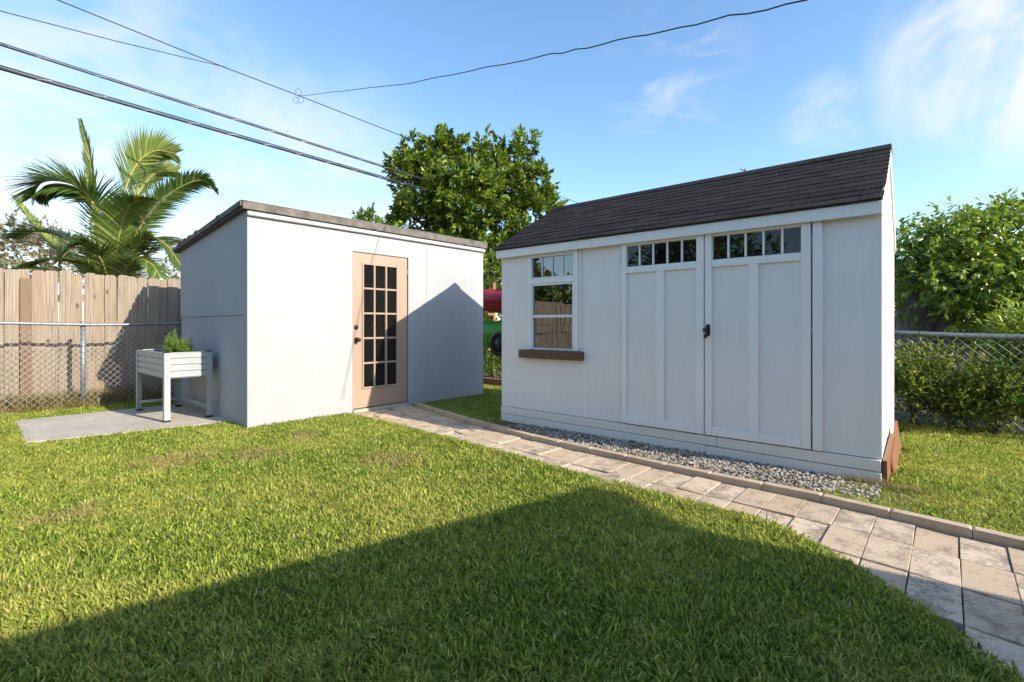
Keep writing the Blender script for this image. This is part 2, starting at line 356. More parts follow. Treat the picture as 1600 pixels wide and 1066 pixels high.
M = dict(
    stucco=mat_stucco(), siding=mat_siding('painted_siding'), trim=mat_siding('painted_trim', (.86, .82, .765)), skirt=mat_siding('weathered_white_board', (.80, .735, .64)),
    shingle=mat_shingle(), fascia=mat_plain('weathered_fascia', (.14, .118, .10), .85, var=.4, scale=9, bumps=.4, bscale=60), cove=mat_plain('white_cove_trim', (.47, .467, .465), .7),
    roofing=mat_plain('roll_roofing', (.10, .092, .084), .95, bumps=.5), tan=mat_plain('tan_door_paint', (.37, .262, .19), .45, var=.05, scale=2),
    glass=mat_glass('window_glass'), dglass=mat_glass('door_glass', (.35, .35, .35), 1.45),
    black=mat_plain('black_hardware_gap_shade', (.012, .012, .012), .35), dark=mat_plain('dark_interior', (.10, .095, .09), .9),
    inwood=mat_plain('interior_plywood', (.28, .22, .16), .9),
    tglass=mat_glass('transom_glass', (.4, .4, .4), 1.5), sill=mat_wood('stained_brown_board', (.075, .032, .015), (.15, .068, .034), knots=False, rough=.5), ramp=mat_wood('stained_orange_board', (.15, .062, .027), (.25, .112, .05), knots=False, rough=.55),
    vinyl=mat_plain('white_vinyl', (.74, .75, .77), .35, var=.04), picket=mat_wood('weathered_picket', (.14, .107, .077), (.37, .30, .222)),
    oldwood=mat_wood('brown_fence_post', (.13, .09, .06), (.24, .165, .11)),
    galv=mat_plain('galvanised_steel', (.25, .265, .28), .5, .55, var=.3, scale=25), wire=mat_plain('galvanised_wire', (.42, .41, .38), .55, .3),
    planter=mat_plain('planter_paint', (.37, .395, .388), .38, .1, var=.05), soil=mat_soil('potting_soil', (.02, .014, .01), (.05, .035, .025), (.09, .07, .05)),
    paver=mat_paver(), kerb=mat_concrete('kerb_concrete', (.40, .295, .195), (.53, .405, .285), (.25, .175, .11), 7), slab=mat_concrete('slab_concrete', (.38, .335, .27), (.50, .445, .37), (.24, .19, .14), 1.6),
    gravel=mat_gravel(), dirt=mat_soil('bare_dirt', (.055, .04, .024), (.12, .088, .055), (.20, .155, .10)),
    turf=mat_soil('turf_thatch', (.016, .016, .006), (.038, .036, .012), (.10, .085, .04)), grass=mat_grass(),
    cable=mat_plain('black_cable', (.012, .012, .014), .45), lash=mat_plain('lashing_steel', (.5, .5, .5), .4, .8),
    leaf_mid=mat_leaf('glossy_tree_leaf', (.030, .065, .012), (.22, .31, .04), (.42, .40, .07), trans=.3, gloss=.5), leaf_fic=mat_leaf('weeping_fig_leaf', (.035, .085, .014), (.33, .43, .06), (.46, .50, .10), gloss=.6, rough=.25, trans=.3),
    leaf_far=mat_leaf('dull_tree_leaf', (.14, .135, .07), (.30, .26, .14), (.40, .31, .17)), leaf_shrub=mat_leaf('shrub_leaf', (.03, .065, .014), (.18, .24, .04), (.42, .35, .11)),
    leaf_herb=mat_leaf('herb_leaf', (.12, .22, .04), (.30, .42, .09)), leaf_big=mat_leaf('broad_leaf', (.06, .16, .03), (.16, .33, .06)),
    frond=mat_leaf('palm_leaflet', (.040, .085, .018), (.235, .315, .075), (.46, .44, .16), gloss=.5, trans=.45), rib=mat_plain('palm_rib', (.34, .28, .06), .5), 
    weed=mat_leaf('dry_weed', (.12, .12, .035), (.36, .28, .11), (.42, .32, .15), trans=.3),
    bark=mat_bark('tree_bark', (.05, .04, .03), (.16, .13, .10)), barkg=mat_bark('grey_bark', (.09, .08, .07), (.26, .235, .205)),
    red=mat_plain('red_plastic', (.42, .012, .045), .35, var=.06), green=mat_plain('green_plastic', (.06, .33, .025), .4, var=.06),
    house=mat_plain('house_paint', (.30, .27, .22), .8), tile=mat_plain('house_roofing', (.22, .15, .12), .9), pole=mat_bark('utility_pole_wood', (.09, .07, .05), (.2, .16, .12)),
    timber=mat_wood('landscape_timber', (.16, .09, .05), (.30, .18, .10), knots=False), cloth=mat_plain('curtain_cloth', (.5, .47, .42), .9),
)

# ------------------------------------------------------------------ ground
def kerb_v(u): return float(np.interp(u, [-5.86, -5.0, -4.0, -2.9, -1.7, -.56, .3, 1.6, 3.0], [4.47, 4.27, 4.05, 3.87, 3.79, 3.76, 3.65, 3.47, 3.25]))
def near_v(u): return float(np.interp(u, [-5.88, -4.98, -3.18, -2.15, -1.685, -.9, -.70, -.394, -.2, -.03, .155, .6, 1.2], [3.46, 3.465, 3.346, 3.225, 3.2, 3.175, 3.12, 2.88, 2.70, 2.51, 2.27, 1.5, .2]))
g = MB(); g.add([(-600, -600, -.075), (600, -600, -.075), (600, 600, -.075), (-600, 600, -.075)], [(0, 1, 2, 3)]); g.build('ground', M['dirt'], kind='structure')
def grid_sheet(name, mat, u0, u1, v0, v1, z, keep, n=90, amp=.008):
    us = np.linspace(u0, u1, n); vs = np.linspace(v0, v1, n); mb = MB()
    V = [(u, v, z + amp * math.sin(u * 3.1 + v * 1.7) * math.cos(v * 2.3 - u)) for u in us for v in vs]
    Fs = [(i * n + j, (i + 1) * n + j, (i + 1) * n + j + 1, i * n + j + 1) for i in range(n - 1) for j in range(n - 1) if keep((us[i] + us[i+1]) / 2, (vs[j] + vs[j+1]) / 2)]
    mb.add(V, Fs, True); return mb.build(name, mat, kind='structure')
lawn = grid_sheet('lawn', M['turf'], -9.15, 9, -12, 12, -.05, lambda u, v: True, 120)
# path bed + pavers
bed = MB(); us = np.linspace(-5.88, 1.9, 40)
for a, b_ in zip(us[:-1], us[1:]):
    bed.add([(a, near_v(a) - .12, -.032), (b_, near_v(b_) - .12, -.032), (b_, kerb_v(b_) + .08, -.032), (a, kerb_v(a) + .08, -.032)], [(0, 1, 2, 3)])
path = bed.build('path', M['soil'], kind='structure')
def frustum(mb, c, z0, z1, ch):
    cx = sum(p[0] for p in c) / 4; cy = sum(p[1] for p in c) / 4
    def ins(p, k):
        dx, dy = cx - p[0], cy - p[1]; l = math.hypot(dx, dy); return (p[0] + dx / l * k, p[1] + dy / l * k)
    vs = [(*p, z0) for p in c] + [(*p, z1 - ch * .7) for p in c] + [(*ins(p, ch * 1.4), z1) for p in c]
    mb.add(vs, [(0,3,2,1),(8,9,10,11)] + [(i, (i+1)%4, (i+1)%4+4, i+4) for i in range(4)] + [(i+4, (i+1)%4+4, (i+1)%4+8, i+8) for i in range(4)])
pu = .185; k = 0
u = -5.875
while u < .75:
    r = 0; va = kerb_v(u) - .004; vb = kerb_v(u + pu) - .004
    lean = 0
    while r < 8:
        h = .365
        w0, w1 = va - r * h, vb - r * h
        if w0 < near_v(u) + .02 and w1 < near_v(u + pu) + .02: break
        if r and w0 - h < .6: break
        gp = .0008 + random.random() * .001; dz = random.gauss(0, .003); tl = random.gauss(0, .003); j = lambda: random.gauss(0, .0016)
        b0, b1 = max(w0 - h, near_v(u) - .05), max(w1 - h, near_v(u + pu) - .05)
        if w0 - b0 < .03 or w1 - b1 < .03: break
        cs = [(u + gp + j(), b0 + gp + .006 + j()), (u + pu - gp + j(), b1 + gp + .006 + j()), (u + pu - gp + j(), w1 - gp - .006 + j()), (u + gp + j(), w0 - gp - .006 + j())]
        mb = MB(); frustum(mb, cs, -.06, 0, .004)
        mb.v = [(x, y, z + dz + tl * (x - u) / pu) for x, y, z in mb.v]
        mb.build('paver', M['paver'], path); r += 1
    u += pu
kerb_bed = MB().box(-5.6, -5.59, 4.45, 4.46, -.06, -.05).build('kerb', M['kerb'], kind='structure')
u = -5.66
while u < 1.4:
    L = .36; u2 = u + L
    a0, a1 = kerb_v(u), kerb_v(u2); dz = random.gauss(0, .002); gp = .0018; jj = random.gauss(0, .003)
    mb = MB(); frustum(mb, [(u + gp, a0 + jj), (u2 - gp, a1 + jj), (u2 - gp, a1 + .07 + jj), (u + gp, a0 + .07 + jj)], -.06, .046 + dz, .008); mb.build('kerb_stone', M['kerb'], kerb_bed); u = u2
# concrete slab under the planter
SLAB = [(-8.40, .62), (-6.76, .57), (-6.40, 2.40), (-8.40, 2.42)]
mb = MB(); frustum(mb, SLAB, -.06, .012, .008); slab = mb.build('concrete_slab', M['slab'], kind='structure')
# gravel strip
gb = MB(); us = np.linspace(-4.3, -.15, 30)
for a, b_ in zip(us[:-1], us[1:]):
    gb.add([(a, kerb_v(a) + .07, .004), (b_, kerb_v(b_) + .07, .004), (b_, 4.50, .004), (a, 4.50, .004)], [(0, 1, 2, 3)])
gb.build('gravel_bed', M['dirt'], kind='structure')
ph = (1 + 5 ** .5) / 2
ICO = np.array([(-1,ph,0),(1,ph,0),(-1,-ph,0),(1,-ph,0),(0,-1,ph),(0,1,ph),(0,-1,-ph),(0,1,-ph),(ph,0,-1),(ph,0,1),(-ph,0,-1),(-ph,0,1)]) / math.sqrt(1 + ph * ph)
ICOF = np.array([(0,11,5),(0,5,1),(0,1,7),(0,7,10),(0,10,11),(1,5,9),(5,11,4),(11,10,2),(10,7,6),(7,1,8),(3,9,4),(3,4,2),(3,2,6),(3,6,8),(3,8,9),(4,9,5),(2,4,11),(6,2,10),(8,6,7),(9,8,1)])
def np_mesh(name, V, Fa, mat, tint=None, smooth=False, parent=None, **props):
    """Fa: (n, k) faces of equal size"""
    me = bpy.data.meshes.new(name); og = np.array(origin(parent)); V = np.asarray(V, dtype=np.float32) - og.astype(np.float32)
    n, kk = Fa.shape
    me.vertices.add(len(V)); me.vertices.foreach_set('co', V.ravel())
    me.loops.add(n * kk); me.loops.foreach_set('vertex_index', Fa.astype(np.int32).ravel())
    me.polygons.add(n); me.polygons.foreach_set('loop_start', np.arange(0, n * kk, kk, dtype=np.int32)); me.polygons.foreach_set('loop_total', np.full(n, kk, dtype=np.int32))
    me.polygons.foreach_set('use_smooth', np.full(n, smooth))
    me.update(calc_edges=True); me.validate()
    if tint is not None:
        a = me.attributes.new('tint', 'FLOAT', 'FACE'); a.data.foreach_set('value', np.asarray(tint, dtype=np.float32))
    return link(name, me, mat, parent, **props)
def stones(n, fn, s0, s1, name, label):
    Vs, Fs, Ts = [], [], []; k = 0
    while k < n:
        p = fn()
        if p is None: continue
        s = random.uniform(s0, s1); a = rng.normal(size=(12, 3)) * .16 + ICO; a *= np.array([1, random.uniform(.6, .95), random.uniform(.5, .8)]) * s
        th = random.uniform(0, 6.28); R = np.array([[math.cos(th), -math.sin(th), 0], [math.sin(th), math.cos(th), 0], [0, 0, 1]])
        Vs.append(a @ R.T + np.array([p[0], p[1], p[2] + s * .35])); Fs.append(ICOF + 12 * k); Ts.append(np.full(20, min(1, max(0, random.gauss(.48, .28))))); k += 1
    return np_mesh(name, np.vstack(Vs), np.vstack(Fs), M['gravel'], np.concatenate(Ts), kind='stuff', label=label, category='gravel')
def gfn():
    u = random.uniform(-3.75, -.35); v0 = kerb_v(u) + .08; v = random.uniform(v0, 4.47)
    edge = (v - v0) / (4.47 - v0)
    if random.random() > min(1, .25 + edge * 2.2) * min(1, (u + 3.75) / .9 + .15): return None
    return (u, v, .004 + random.random() ** 3 * .012)
stones(5200, gfn, .007, .016, 'gravel', 'grey and white gravel strip between the kerb and white shed')
def gfn2():
    u = random.uniform(-.34, .15); v = random.uniform(4.6, 6.3)
    return (u, v, -.01) if random.random() < math.exp(-abs(u + .05) * 5) else None
stones(260, gfn2, .008, .017, 'loose_gravel', 'loose pale stones in the grass beside the brown boards')

# ------------------------------------------------------------------ grass
def blade_clump(name, nb, rad, lmin, lmax, w, lean, mat, dryp=.085):
    V, Fq, T = [], [], []
    for i in range(nb):
        a = random.uniform(0, 6.283); r = rad * math.sqrt(random.random()); bx, by = r * math.cos(a), r * math.sin(a)
        th = random.uniform(0, 6.283); L = random.uniform(lmin, lmax); le = random.uniform(.25, 1) * lean; ww = w * random.uniform(.7, 1.2)
        d = (math.cos(th), math.sin(th)); s = (-d[1], d[0]); pts = []
        ang = math.radians(random.uniform(52, 90)); x = 0; z = -.006
        for q in range(4):
            wd = ww * (1, .95, .7, .08)[q]
            pts.append(((bx + d[0]*x + s[0]*wd/2, by + d[1]*x + s[1]*wd/2, z), (bx + d[0]*x - s[0]*wd/2, by + d[1]*x - s[1]*wd/2, z)))
            x += math.cos(ang) * L / 3; z += math.sin(ang) * L / 3; ang -= le
        o = len(V)
        for l_, r_ in pts: V += [l_, r_]
        tt = random.uniform(.88, 1) if random.random() < dryp else random.betavariate(2, 2) * .86
        for q in range(3): Fq.append((o + 2*q, o + 2*q + 1, o + 2*q + 3, o + 2*q + 2)); T.append(tt)
    me = bpy.data.meshes.new(name); me.from_pydata(V, [], Fq); me.update()
    a = me.attributes.new('tint', 'FLOAT', 'FACE'); a.data.foreach_set('value', T); me.materials.append(mat)
    me.polygons.foreach_set('use_smooth', [True] * len(Fq))
    return bpy.data.objects.new(name, me)
def scatter(name, pts, scl, sources, mat, label, cat):
    """one 'stuff' object: a cloud of points on which geometry nodes stand the tufts"""
    me = bpy.data.meshes.new(name); P = np.asarray(pts, dtype=np.float32)
    me.vertices.add(len(P)); me.vertices.foreach_set('co', P.ravel()); me.update()
    def attr(nm, ty, dat, key='value'):
        a = me.attributes.new(nm, ty, 'POINT'); a.data.foreach_set(key, np.asarray(dat).ravel())
    rot = np.zeros((len(P), 3), dtype=np.float32); rot[:, 2] = rng.uniform(0, 6.283, len(P)); rot[:, :2] = rng.normal(0, .16, (len(P), 2))
    attr('turn', 'FLOAT_VECTOR', rot, 'vector'); attr('size', 'FLOAT', np.asarray(scl, dtype=np.float32)); attr('pick', 'INT', rng.integers(0, len(sources), len(P)).astype(np.int32))
    me.materials.append(mat)
    o = bpy.data.objects.new(name, me); COL.objects.link(o)
    gt = bpy.data.node_groups.new(name + '_nodes', 'GeometryNodeTree')
    gt.interface.new_socket('Geometry', in_out='INPUT', socket_type='NodeSocketGeometry'); gt.interface.new_socket('Geometry', in_out='OUTPUT', socket_type='NodeSocketGeometry')
    gi = gt.nodes.new('NodeGroupInput'); go = gt.nodes.new('NodeGroupOutput')
    j = gt.nodes.new('GeometryNodeGeometryToInstance')
    for s in sources:
        oi = gt.nodes.new('GeometryNodeObjectInfo'); oi.inputs['Object'].default_value = s; gt.links.new(oi.outputs['Geometry'], j.inputs[0])
    ip = gt.nodes.new('GeometryNodeInstanceOnPoints'); ip.inputs['Pick Instance'].default_value = True
    def named(nm, ty):
        n = gt.nodes.new('GeometryNodeInputNamedAttribute'); n.data_type = ty; n.inputs['Name'].default_value = nm; return n.outputs['Attribute']
    gt.links.new(gi.outputs[0], ip.inputs['Points']); gt.links.new(j.outputs[0], ip.inputs['Instance'])
    gt.links.new(named('pick', 'INT'), ip.inputs['Instance Index']); gt.links.new(named('turn', 'FLOAT_VECTOR'), ip.inputs['Rotation']); gt.links.new(named('size', 'FLOAT'), ip.inputs['Scale'])
    gt.links.new(ip.outputs[0], go.inputs[0])
    md = o.modifiers.new('tufts', 'NODES'); md.node_group = gt
    o['kind'] = 'stuff'; o['label'] = label; o['category'] = cat; return o
def in_poly(u, v, poly):
    c_ = False; n = len(poly)
    for i in range(n):
        x1, y1 = poly[i]; x2, y2 = poly[(i + 1) % n]
        if (y1 > v) != (y2 > v) and u < (x2 - x1) * (v - y1) / (y2 - y1) + x1: c_ = not c_
    return c_
LS = [(-8.72, 2.33), (-5.885, 2.25), (-5.885, 6.08), (-8.72, 6.08)]      # stucco shed footprint
RS = [(-4.08, 4.46), (-.30, 4.46), (-.35, 7.0), (-4.08, 7.0)]           # gable shed footprint
def lawn_ok(u, v, tight=.0):
    if in_poly(u, v, SLAB) or in_poly(u, v, LS) or in_poly(u, v, RS): return False
    if -5.9 < u < 2.5 and near_v(u) + tight < v < kerb_v(u) + .085: return False
    if -4.0 < u < -.62 and kerb_v(u) < v < 4.5: return False
    return True
cl = [blade_clump('tuft', 25, .068, .024, .054, .0088, .48, M['grass']) for _ in range(7)]
pts, scl = [], []
tries = 0
while len(pts) < 58000 and tries < 1500000:
    tries += 1
    u = random.uniform(-9.2, 1.2); v = random.uniform(-1.2, 7.6)
    d = -SA * u + CA * v; cx = CA * u + SA * v
    if d < .9 or abs(cx) > 1.12 * d + .35: continue
    if random.random() > min(1.0, .50 + 3.8 / (d * d)): continue
    if not lawn_ok(u, v, random.gauss(.0, .012)): continue
    ds = 0
    if -.6 < u < 1.2 and v > 6.6 and random.random() < .8: continue
    if u < -4.06 and v > 4.6 and random.random() < .5: continue
    z = -.02; pts.append((u, v, z)); scl.append(random.uniform(.75, 1.15) * (1 + .03 * max(0, d - 4)) * (.72 if (v > 4.5 and u < -3) else 1))
# fringe hanging over the edges of the path and slab
for _ in range(2200):
    u = random.uniform(-5.85, 1.0); v = near_v(u) - abs(random.gauss(0, .025)) + .012; pts.append((u, v, -.015)); scl.append(random.uniform(.6, 1.0))
for _ in range(900):
    u = random.uniform(-.62, 1.1); v = kerb_v(u) + .09 + abs(random.gauss(0, .03)); pts.append((u, v, -.01)); scl.append(random.uniform(.8, 1.25))
scatter('grass', pts, scl, cl, M['grass'], 'short green lawn grass with dry brown patches', 'grass')
# dry weeds along the fence foot and in the gravel
wc = [blade_clump('weed_tuft', 26, .07, .08, .20, .005, .35, M['weed'], .3) for _ in range(5)]
pts, scl = [], []
for _ in range(1500):
    v = random.uniform(-2.5, 2.3); u = -9.45 + random.gauss(0, .22)
    if u > -8.95 or u < -9.75: continue
    pts.append((u, v, -.02)); scl.append(random.uniform(.5, 1.5) * (1.2 if u < -9.2 else .7))
scatter('dry_weeds', pts, scl, wc, M['weed'], 'dry yellow weeds along the foot of the wooden fence', 'weeds')
pts, scl = [], []
for _ in range(420):
    u = random.uniform(-3.9, -.3); v = kerb_v(u) + .09 + abs(random.gauss(0, .06))
    if math.sin(u * 5.3) + .6 * math.sin(u * 12) < random.uniform(-.6, 1.4): continue
    pts.append((u, v, .0)); scl.append(random.uniform(.12, .32))
for _ in range(120): pts.append((random.gauss(-.36, .12), 4.44 - abs(random.gauss(0, .05)), 0)); scl.append(random.uniform(.2, .4))
for _ in range(60): pts.append((-5.87, random.uniform(2.3, 3.6), -.02)); scl.append(random.uniform(.15, .4))
scatter('dry_grass', pts, scl, wc, M['weed'], 'straw coloured dry grass sprouting through the gravel', 'weeds')

# ------------------------------------------------------------------ stucco shed
UF = -5.9; A0, A1 = 2.28, 6.04; UBK = -8.65; VBL = 2.41
shed = thing('stucco_shed', (-7.2, 4.15, 0), 'white stucco shed with flat sloping roof and tan glazed door', 'shed')
SEAM = 4.823; DV0, DV1, DZ0, DZ1 = 3.592, 4.492, .015, 2.122
def roof_z(u): return 2.43 + (u - UF) * (2.43 - 2.235) / (UF - UBK)
mb = MB(); T = .09
mb.box(UF - T, UF, A0, DV0, -.06, 2.43).box(UF - T, UF, DV0, DV1, DZ1, 2.43).box(UF - T, UF, DV1, SEAM - .002, -.06, 2.43)
mb.build('front_wall', M['stucco'], shed)
MB().box(UF - T - .001, UF - .001, SEAM + .002, A1, -.06, 2.43).build('front_wall', M['stucco'], shed)
def side_wall(name, z0, z1f, z1b, off):
    m_ = MB(); a, b_ = (UF - T - .002, A0 + .011), (UBK, VBL)
    n_ = Vector((-(b_[1] - a[1]), b_[0] - a[0], 0)).normalized() # towards inside or outside
    if n_.y > 0: n_ = -n_
    o_ = [(a[0] + n_.x * off, a[1] + n_.y * off), (b_[0] + n_.x * off, b_[1] + n_.y * off)]; i_ = [(a[0] - n_.x * .08, a[1] - n_.y * .08), (b_[0] - n_.x * .08, b_[1] - n_.y * .08)]
    m_.hexa([(*o_[0], z0), (*i_[0], z0), (*i_[1], z0), (*o_[1], z0), (*o_[0], z1f), (*i_[0], z1f), (*i_[1], z1b), (*o_[1], z1b)])
    return m_.build(name, M['stucco'], shed)
side_wall('side_wall', -.06, 1.262, 1.262, 0.); side_wall('side_wall', 1.266, 2.43, roof_z(UBK), .012)
MB().hexa([(UF - T - .002, A1 - .08, -.06), (UF - T - .002, A1, -.06), (UBK, A1, -.06), (UBK, A1 - .08, -.06), (UF - T - .002, A1 - .08, 2.42), (UF - T - .002, A1, 2.42), (UBK, A1, 2.235), (UBK, A1 - .08, 2.235)]).build('side_wall', M['stucco'], shed)
MB().box(UBK, UBK + .08, VBL + .09, A1 - .09, -.06, 2.23).build('back_wall', M['stucco'], shed)
MB().box(UBK + .09, UF - T - .01, A0 + .2, A1 - .09, -.05, .012).build('floor', M['dark'], shed)
# roof slab with dark edge, overhanging a little, skewed like the side wall
rf = MB(); e0, e1 = UF + .045, UBK - .12
def rq(u, dz): return roof_z(u) + dz
vl = lambda u: 2.255 + (UF - u) * (VBL - A0) / (UF - UBK) - .02
rf.hexa([(e0, vl(e0) - .02, rq(e0, .003)), (e0, A1 + .03, rq(e0, .003)), (e1, A1 + .03, rq(e1, .003)), (e1, vl(e1) - .02, rq(e1, .003)),
         (e0, vl(e0) - .02, rq(e0, .085)), (e0, A1 + .03, rq(e0, .085)), (e1, A1 + .03, rq(e1, .06)), (e1, vl(e1) - .02, rq(e1, .06))])
roof = rf.build('roof', M['roofing'], shed)
MB().cbox(e0 + .001, e0 + .022, vl(e0) - .025, A1 + .036, 2.432, 2.522, .003).build('fascia_board', M['fascia'], shed)
MB().cbox(UF + .001, UF + .042, A0 - .012, A1 + .02, 2.372, 2.428, .010).build('cove_trim', M['cove'], shed)
m_ = MB()   # metal drip edge, torn slightly along its run
m_.box(e0 - .05, e0 + .028, vl(e0) - .028, A1 + .04, 2.523, 2.528); m_.build('drip_edge', M['galv'], roof)
m_ = MB(); y0 = vl(e0) - .045; y1 = vl(e1) - .045
m_.hexa([(e0, y0, rq(e0, .03)), (e0, y0 + .022, rq(e0, .03)), (e1, y1 + .022, rq(e1, .018)), (e1, y1, rq(e1, .018)), (e0, y0, rq(e0, .09)), (e0, y0 + .022, rq(e0, .09)), (e1, y1 + .022, rq(e1, .068)), (e1, y1, rq(e1, .068))])
m_.build('rake_board', M['fascia'], shed)
# ragged roofing felt ends along the side
for i in range(26):
    q = random.random(); uu = e0 + (e1 - e0) * q; yy = y0 + (y1 - y0) * q
    if q < .2: continue
    MB().hexa([(uu, yy - .004, rq(uu, .05)), (uu + .09, yy - .004, rq(uu + .09, .05)), (uu + .09, yy, rq(uu + .09, .055)), (uu, yy, rq(uu, .055)),
               (uu, yy - .012, rq(uu, .085)), (uu + .09, yy - .012, rq(uu + .09, .09)), (uu + .09, yy + .02, rq(uu + .09, .1)), (uu, yy + .02, rq(uu, .095))]).build('felt_flap', M['roofing'], roof) if i % 4 == 0 else None
# door
dv0, dv1, dz0, dz1 = 3.602, 4.478, .045, 2.112; gv0, gv1, gz0, gz1 = 3.760, 4.296, .313, 1.965; uf = UF - .012
dm = MB(); dm.box(uf - .04, uf, dv0, gv0, dz0, dz1).box(uf - .04, uf, gv1, dv1, dz0, dz1).box(uf - .04, uf, gv0, gv1, dz0, gz0).box(uf - .04, uf, gv0, gv1, gz1, dz1)
door = dm.build('door', M['tan'], shed)
fr = MB(); b_ = .022
fr.cbox(uf + .0005, uf + .012, gv0 - b_, gv0 + .004, gz0 - b_, gz1 + b_).cbox(uf + .0005, uf + .012, gv1 - .004, gv1 + b_, gz0 - b_, gz1 + b_)
fr.cbox(uf + .0005, uf + .012, gv0 + .0045, gv1 - .0045, gz0 - b_, gz0 + .004).cbox(uf + .0005, uf + .012, gv0 + .0045, gv1 - .0045, gz1 - .004, gz1 + b_); fr.build('glazing_bead', M['tan'], door)
mw = .026; cw = (gv1 - gv0 - 2 * mw) / 3; rh = (gz1 - gz0 - 4 * mw) / 5
for i in range(2):
    y = gv0 + (i + 1) * cw + i * mw; MB().cbox(uf - .03, uf + .006, y, y + mw, gz0, gz1, .004).build('muntin', M['tan'], door)
for jx in range(4):
    z = gz0 + (jx + 1) * rh + jx * mw
    for i in range(3): MB().cbox(uf - .03, uf + .0045, gv0 + i * (cw + mw) + .0005, gv0 + i * (cw + mw) + cw - .0005, z, z + mw, .004).build('muntin', M['tan'], door)
for i in range(3):
    for jx in range(5):
        y = gv0 + i * (cw + mw); z = gz0 + jx * (rh + mw); MB().box(uf - .022, uf - .018, y, y + cw, z, z + rh).build('pane', M['dglass'], door)
hk = MB(); hk.lathe((uf, 3.655, .955), (1, 0, 0), [(0, .033), (.008, .033), (.012, .014), (.04, .013), (.045, .024), (.06, .029), (.075, .024), (.08, .008)], 14); hk.build('knob', M['black'], door)
hk = MB(); hk.lathe((uf, 3.650, 1.12), (1, 0, 0), [(0, .031), (.012, .030), (.02, .022), (.026, .008)], 14); hk.build('deadbolt', M['black'], door)
for z in (.3, 1.1, 1.9): MB().tube([(uf + .004, dv1 + .004, z - .05), (uf + .004, dv1 + .004, z + .05)], .007, 8).build('hinge', M['galv'], door)
MB().cbox(UF - .07, UF + .03, DV0 + .002, DV1 - .002, -.02, .03, .006).build('threshold', M['slab'], shed)
MB().box(UF - .085, UF - .075, DV0 + .001, dv0 - .001, .03, 2.12).box(UF - .085, UF - .075, dv1 + .001, DV1 - .001, .03, 2.12).build('door_jamb', M['dark'], shed)

# ------------------------------------------------------------------ gable shed
GV = 4.477; GL, GR = -4.059, -.363; GB = GV + 2.45; RV = GV + 1.2; RZ = 2.765; SKB = -.085
gs = thing('gable_shed', (-2.2, 5.6, 0), 'white wooden garden shed with dark shingled gable roof and double doors', 'shed')
EV = GV - .075                             # eave edge
slope = (RZ - 2.045) / (RV - EV)
def rz(v): return 2.045 + (v - EV) * slope if v <= RV else RZ - (v - RV) * slope
WH = [(-3.575, -3.03, .885, 1.60), (-3.585, -3.025, 1.685, 1.912), (-2.378, -1.698, 1.722, 1.921), (-1.551, -.873, 1.722, 1.922)]
def holed(mb, u0, u1, z0, z1, holes, va, vb):
    xs = sorted({u0, u1, *[h[0] for h in holes], *[h[1] for h in holes]})
    for a, b2 in zip(xs[:-1], xs[1:]):
        z = z0
        for h in sorted([h for h in holes if h[0] <= a + 1e-6 and h[1] >= b2 - 1e-6], key=lambda h: h[2]):
            if h[2] > z: mb.box(a, b2, va, vb, z, h[2])
            z = h[3]
        mb.box(a, b2, va, vb, z, z1)
WT = rz(GV) - .01
mb = MB(); holed(mb, GL, GR, .18, WT, WH, GV, GV + .045); mb.build('front_wall', M['siding'], gs)
def gable(name, u0, u1, skew):
    m2 = MB(); P = [(GV + .046, .0), (GB - .046, .0), (GB - .046, rz(GB - .046) - .012), (RV, RZ - .012), (GV + .046, rz(GV + .046) - .012)]
    n_ = len(P); sk = lambda v: skew * (v - GV) / (GB - GV)
    vs = [(u0 + sk(p[0]), *p) for p in P] + [(u1 + sk(p[0]), *p) for p in P]
    m2.add(vs, [tuple(range(n_))[::-1], tuple(range(n_, 2 * n_))] + [(i, (i + 1) % n_, (i + 1) % n_ + n_, i + n_) for i in range(n_)]); return m2.build(name, M['siding'], gs)
gable('side_wall', GL, GL + .045, 0); gable('side_wall', GR - .045, GR, SKB)
MB().box(GL, GR + SKB, GB - .045, GB, .0, rz(GB) - .01).build('back_wall', M['siding'], gs)
MB().box(GL + .05, GR - .11, GV + .05, GB - .05, .12, .16).build('floor', M['inwood'], gs)
MB().cbox(GR - .004, GR + .006, GV - .006, GV + .03, .19, WT - .1, .002).build('corner_trim', M['trim'], gs)
# skirt boards
for (a, b2, z0, z1, dv) in ((GL + .002, -1.615, .003, .086, .020), (-1.611, GR + .003, .0, .084, .022), (GL, -1.52, .091, .173, .016), (-1.516, GR, .090, .174, .018)):
    MB().cbox(a, b2, GV - dv, GV + .02, z0, z1, .004).build('skirt_board', M['skirt'], gs)
for (a, b2, z0, z1) in ((GL, GL + .02, .0, .18),): MB().box(a - .012, a - .001, GV, GB, 0, .17).build('skirt_board', M['skirt'], gs)
# brown boards leaning on the right side
MB().hexa([(GR + .008, GV - .012, -.03), (GR + .036, GV - .012, -.03), (GR + .03, 5.5, -.03), (GR - .02, 5.5, -.03), (GR + .008, GV - .012, .175), (GR + .034, GV - .012, .175), (GR + .012, 5.5, .20), (GR - .02, 5.5, .20)]).build('ramp_board', M['ramp'], gs)
MB().hexa([(GR + .048, 4.85, -.02), (GR + .062, 4.86, -.02), (GR + .035, 6.0, -.02), (GR + .01, 6.0, -.02), (GR + .022, 4.85, .12), (GR + .036, 4.86, .12), (GR + .0, 6.0, .24), (GR - .02, 6.0, .24)]).build('ramp_board', M['ramp'], gs)
# fascia + soffit
MB().cbox(GL - .03, GR + .012, EV + .006, EV + .028, 1.945, 2.036, .003).build('fascia_board', M['trim'], gs)
MB().box(GL - .028, GR + .010, EV + .029, GV - .002, 1.985, 1.998).build('soffit', M['trim'], gs)
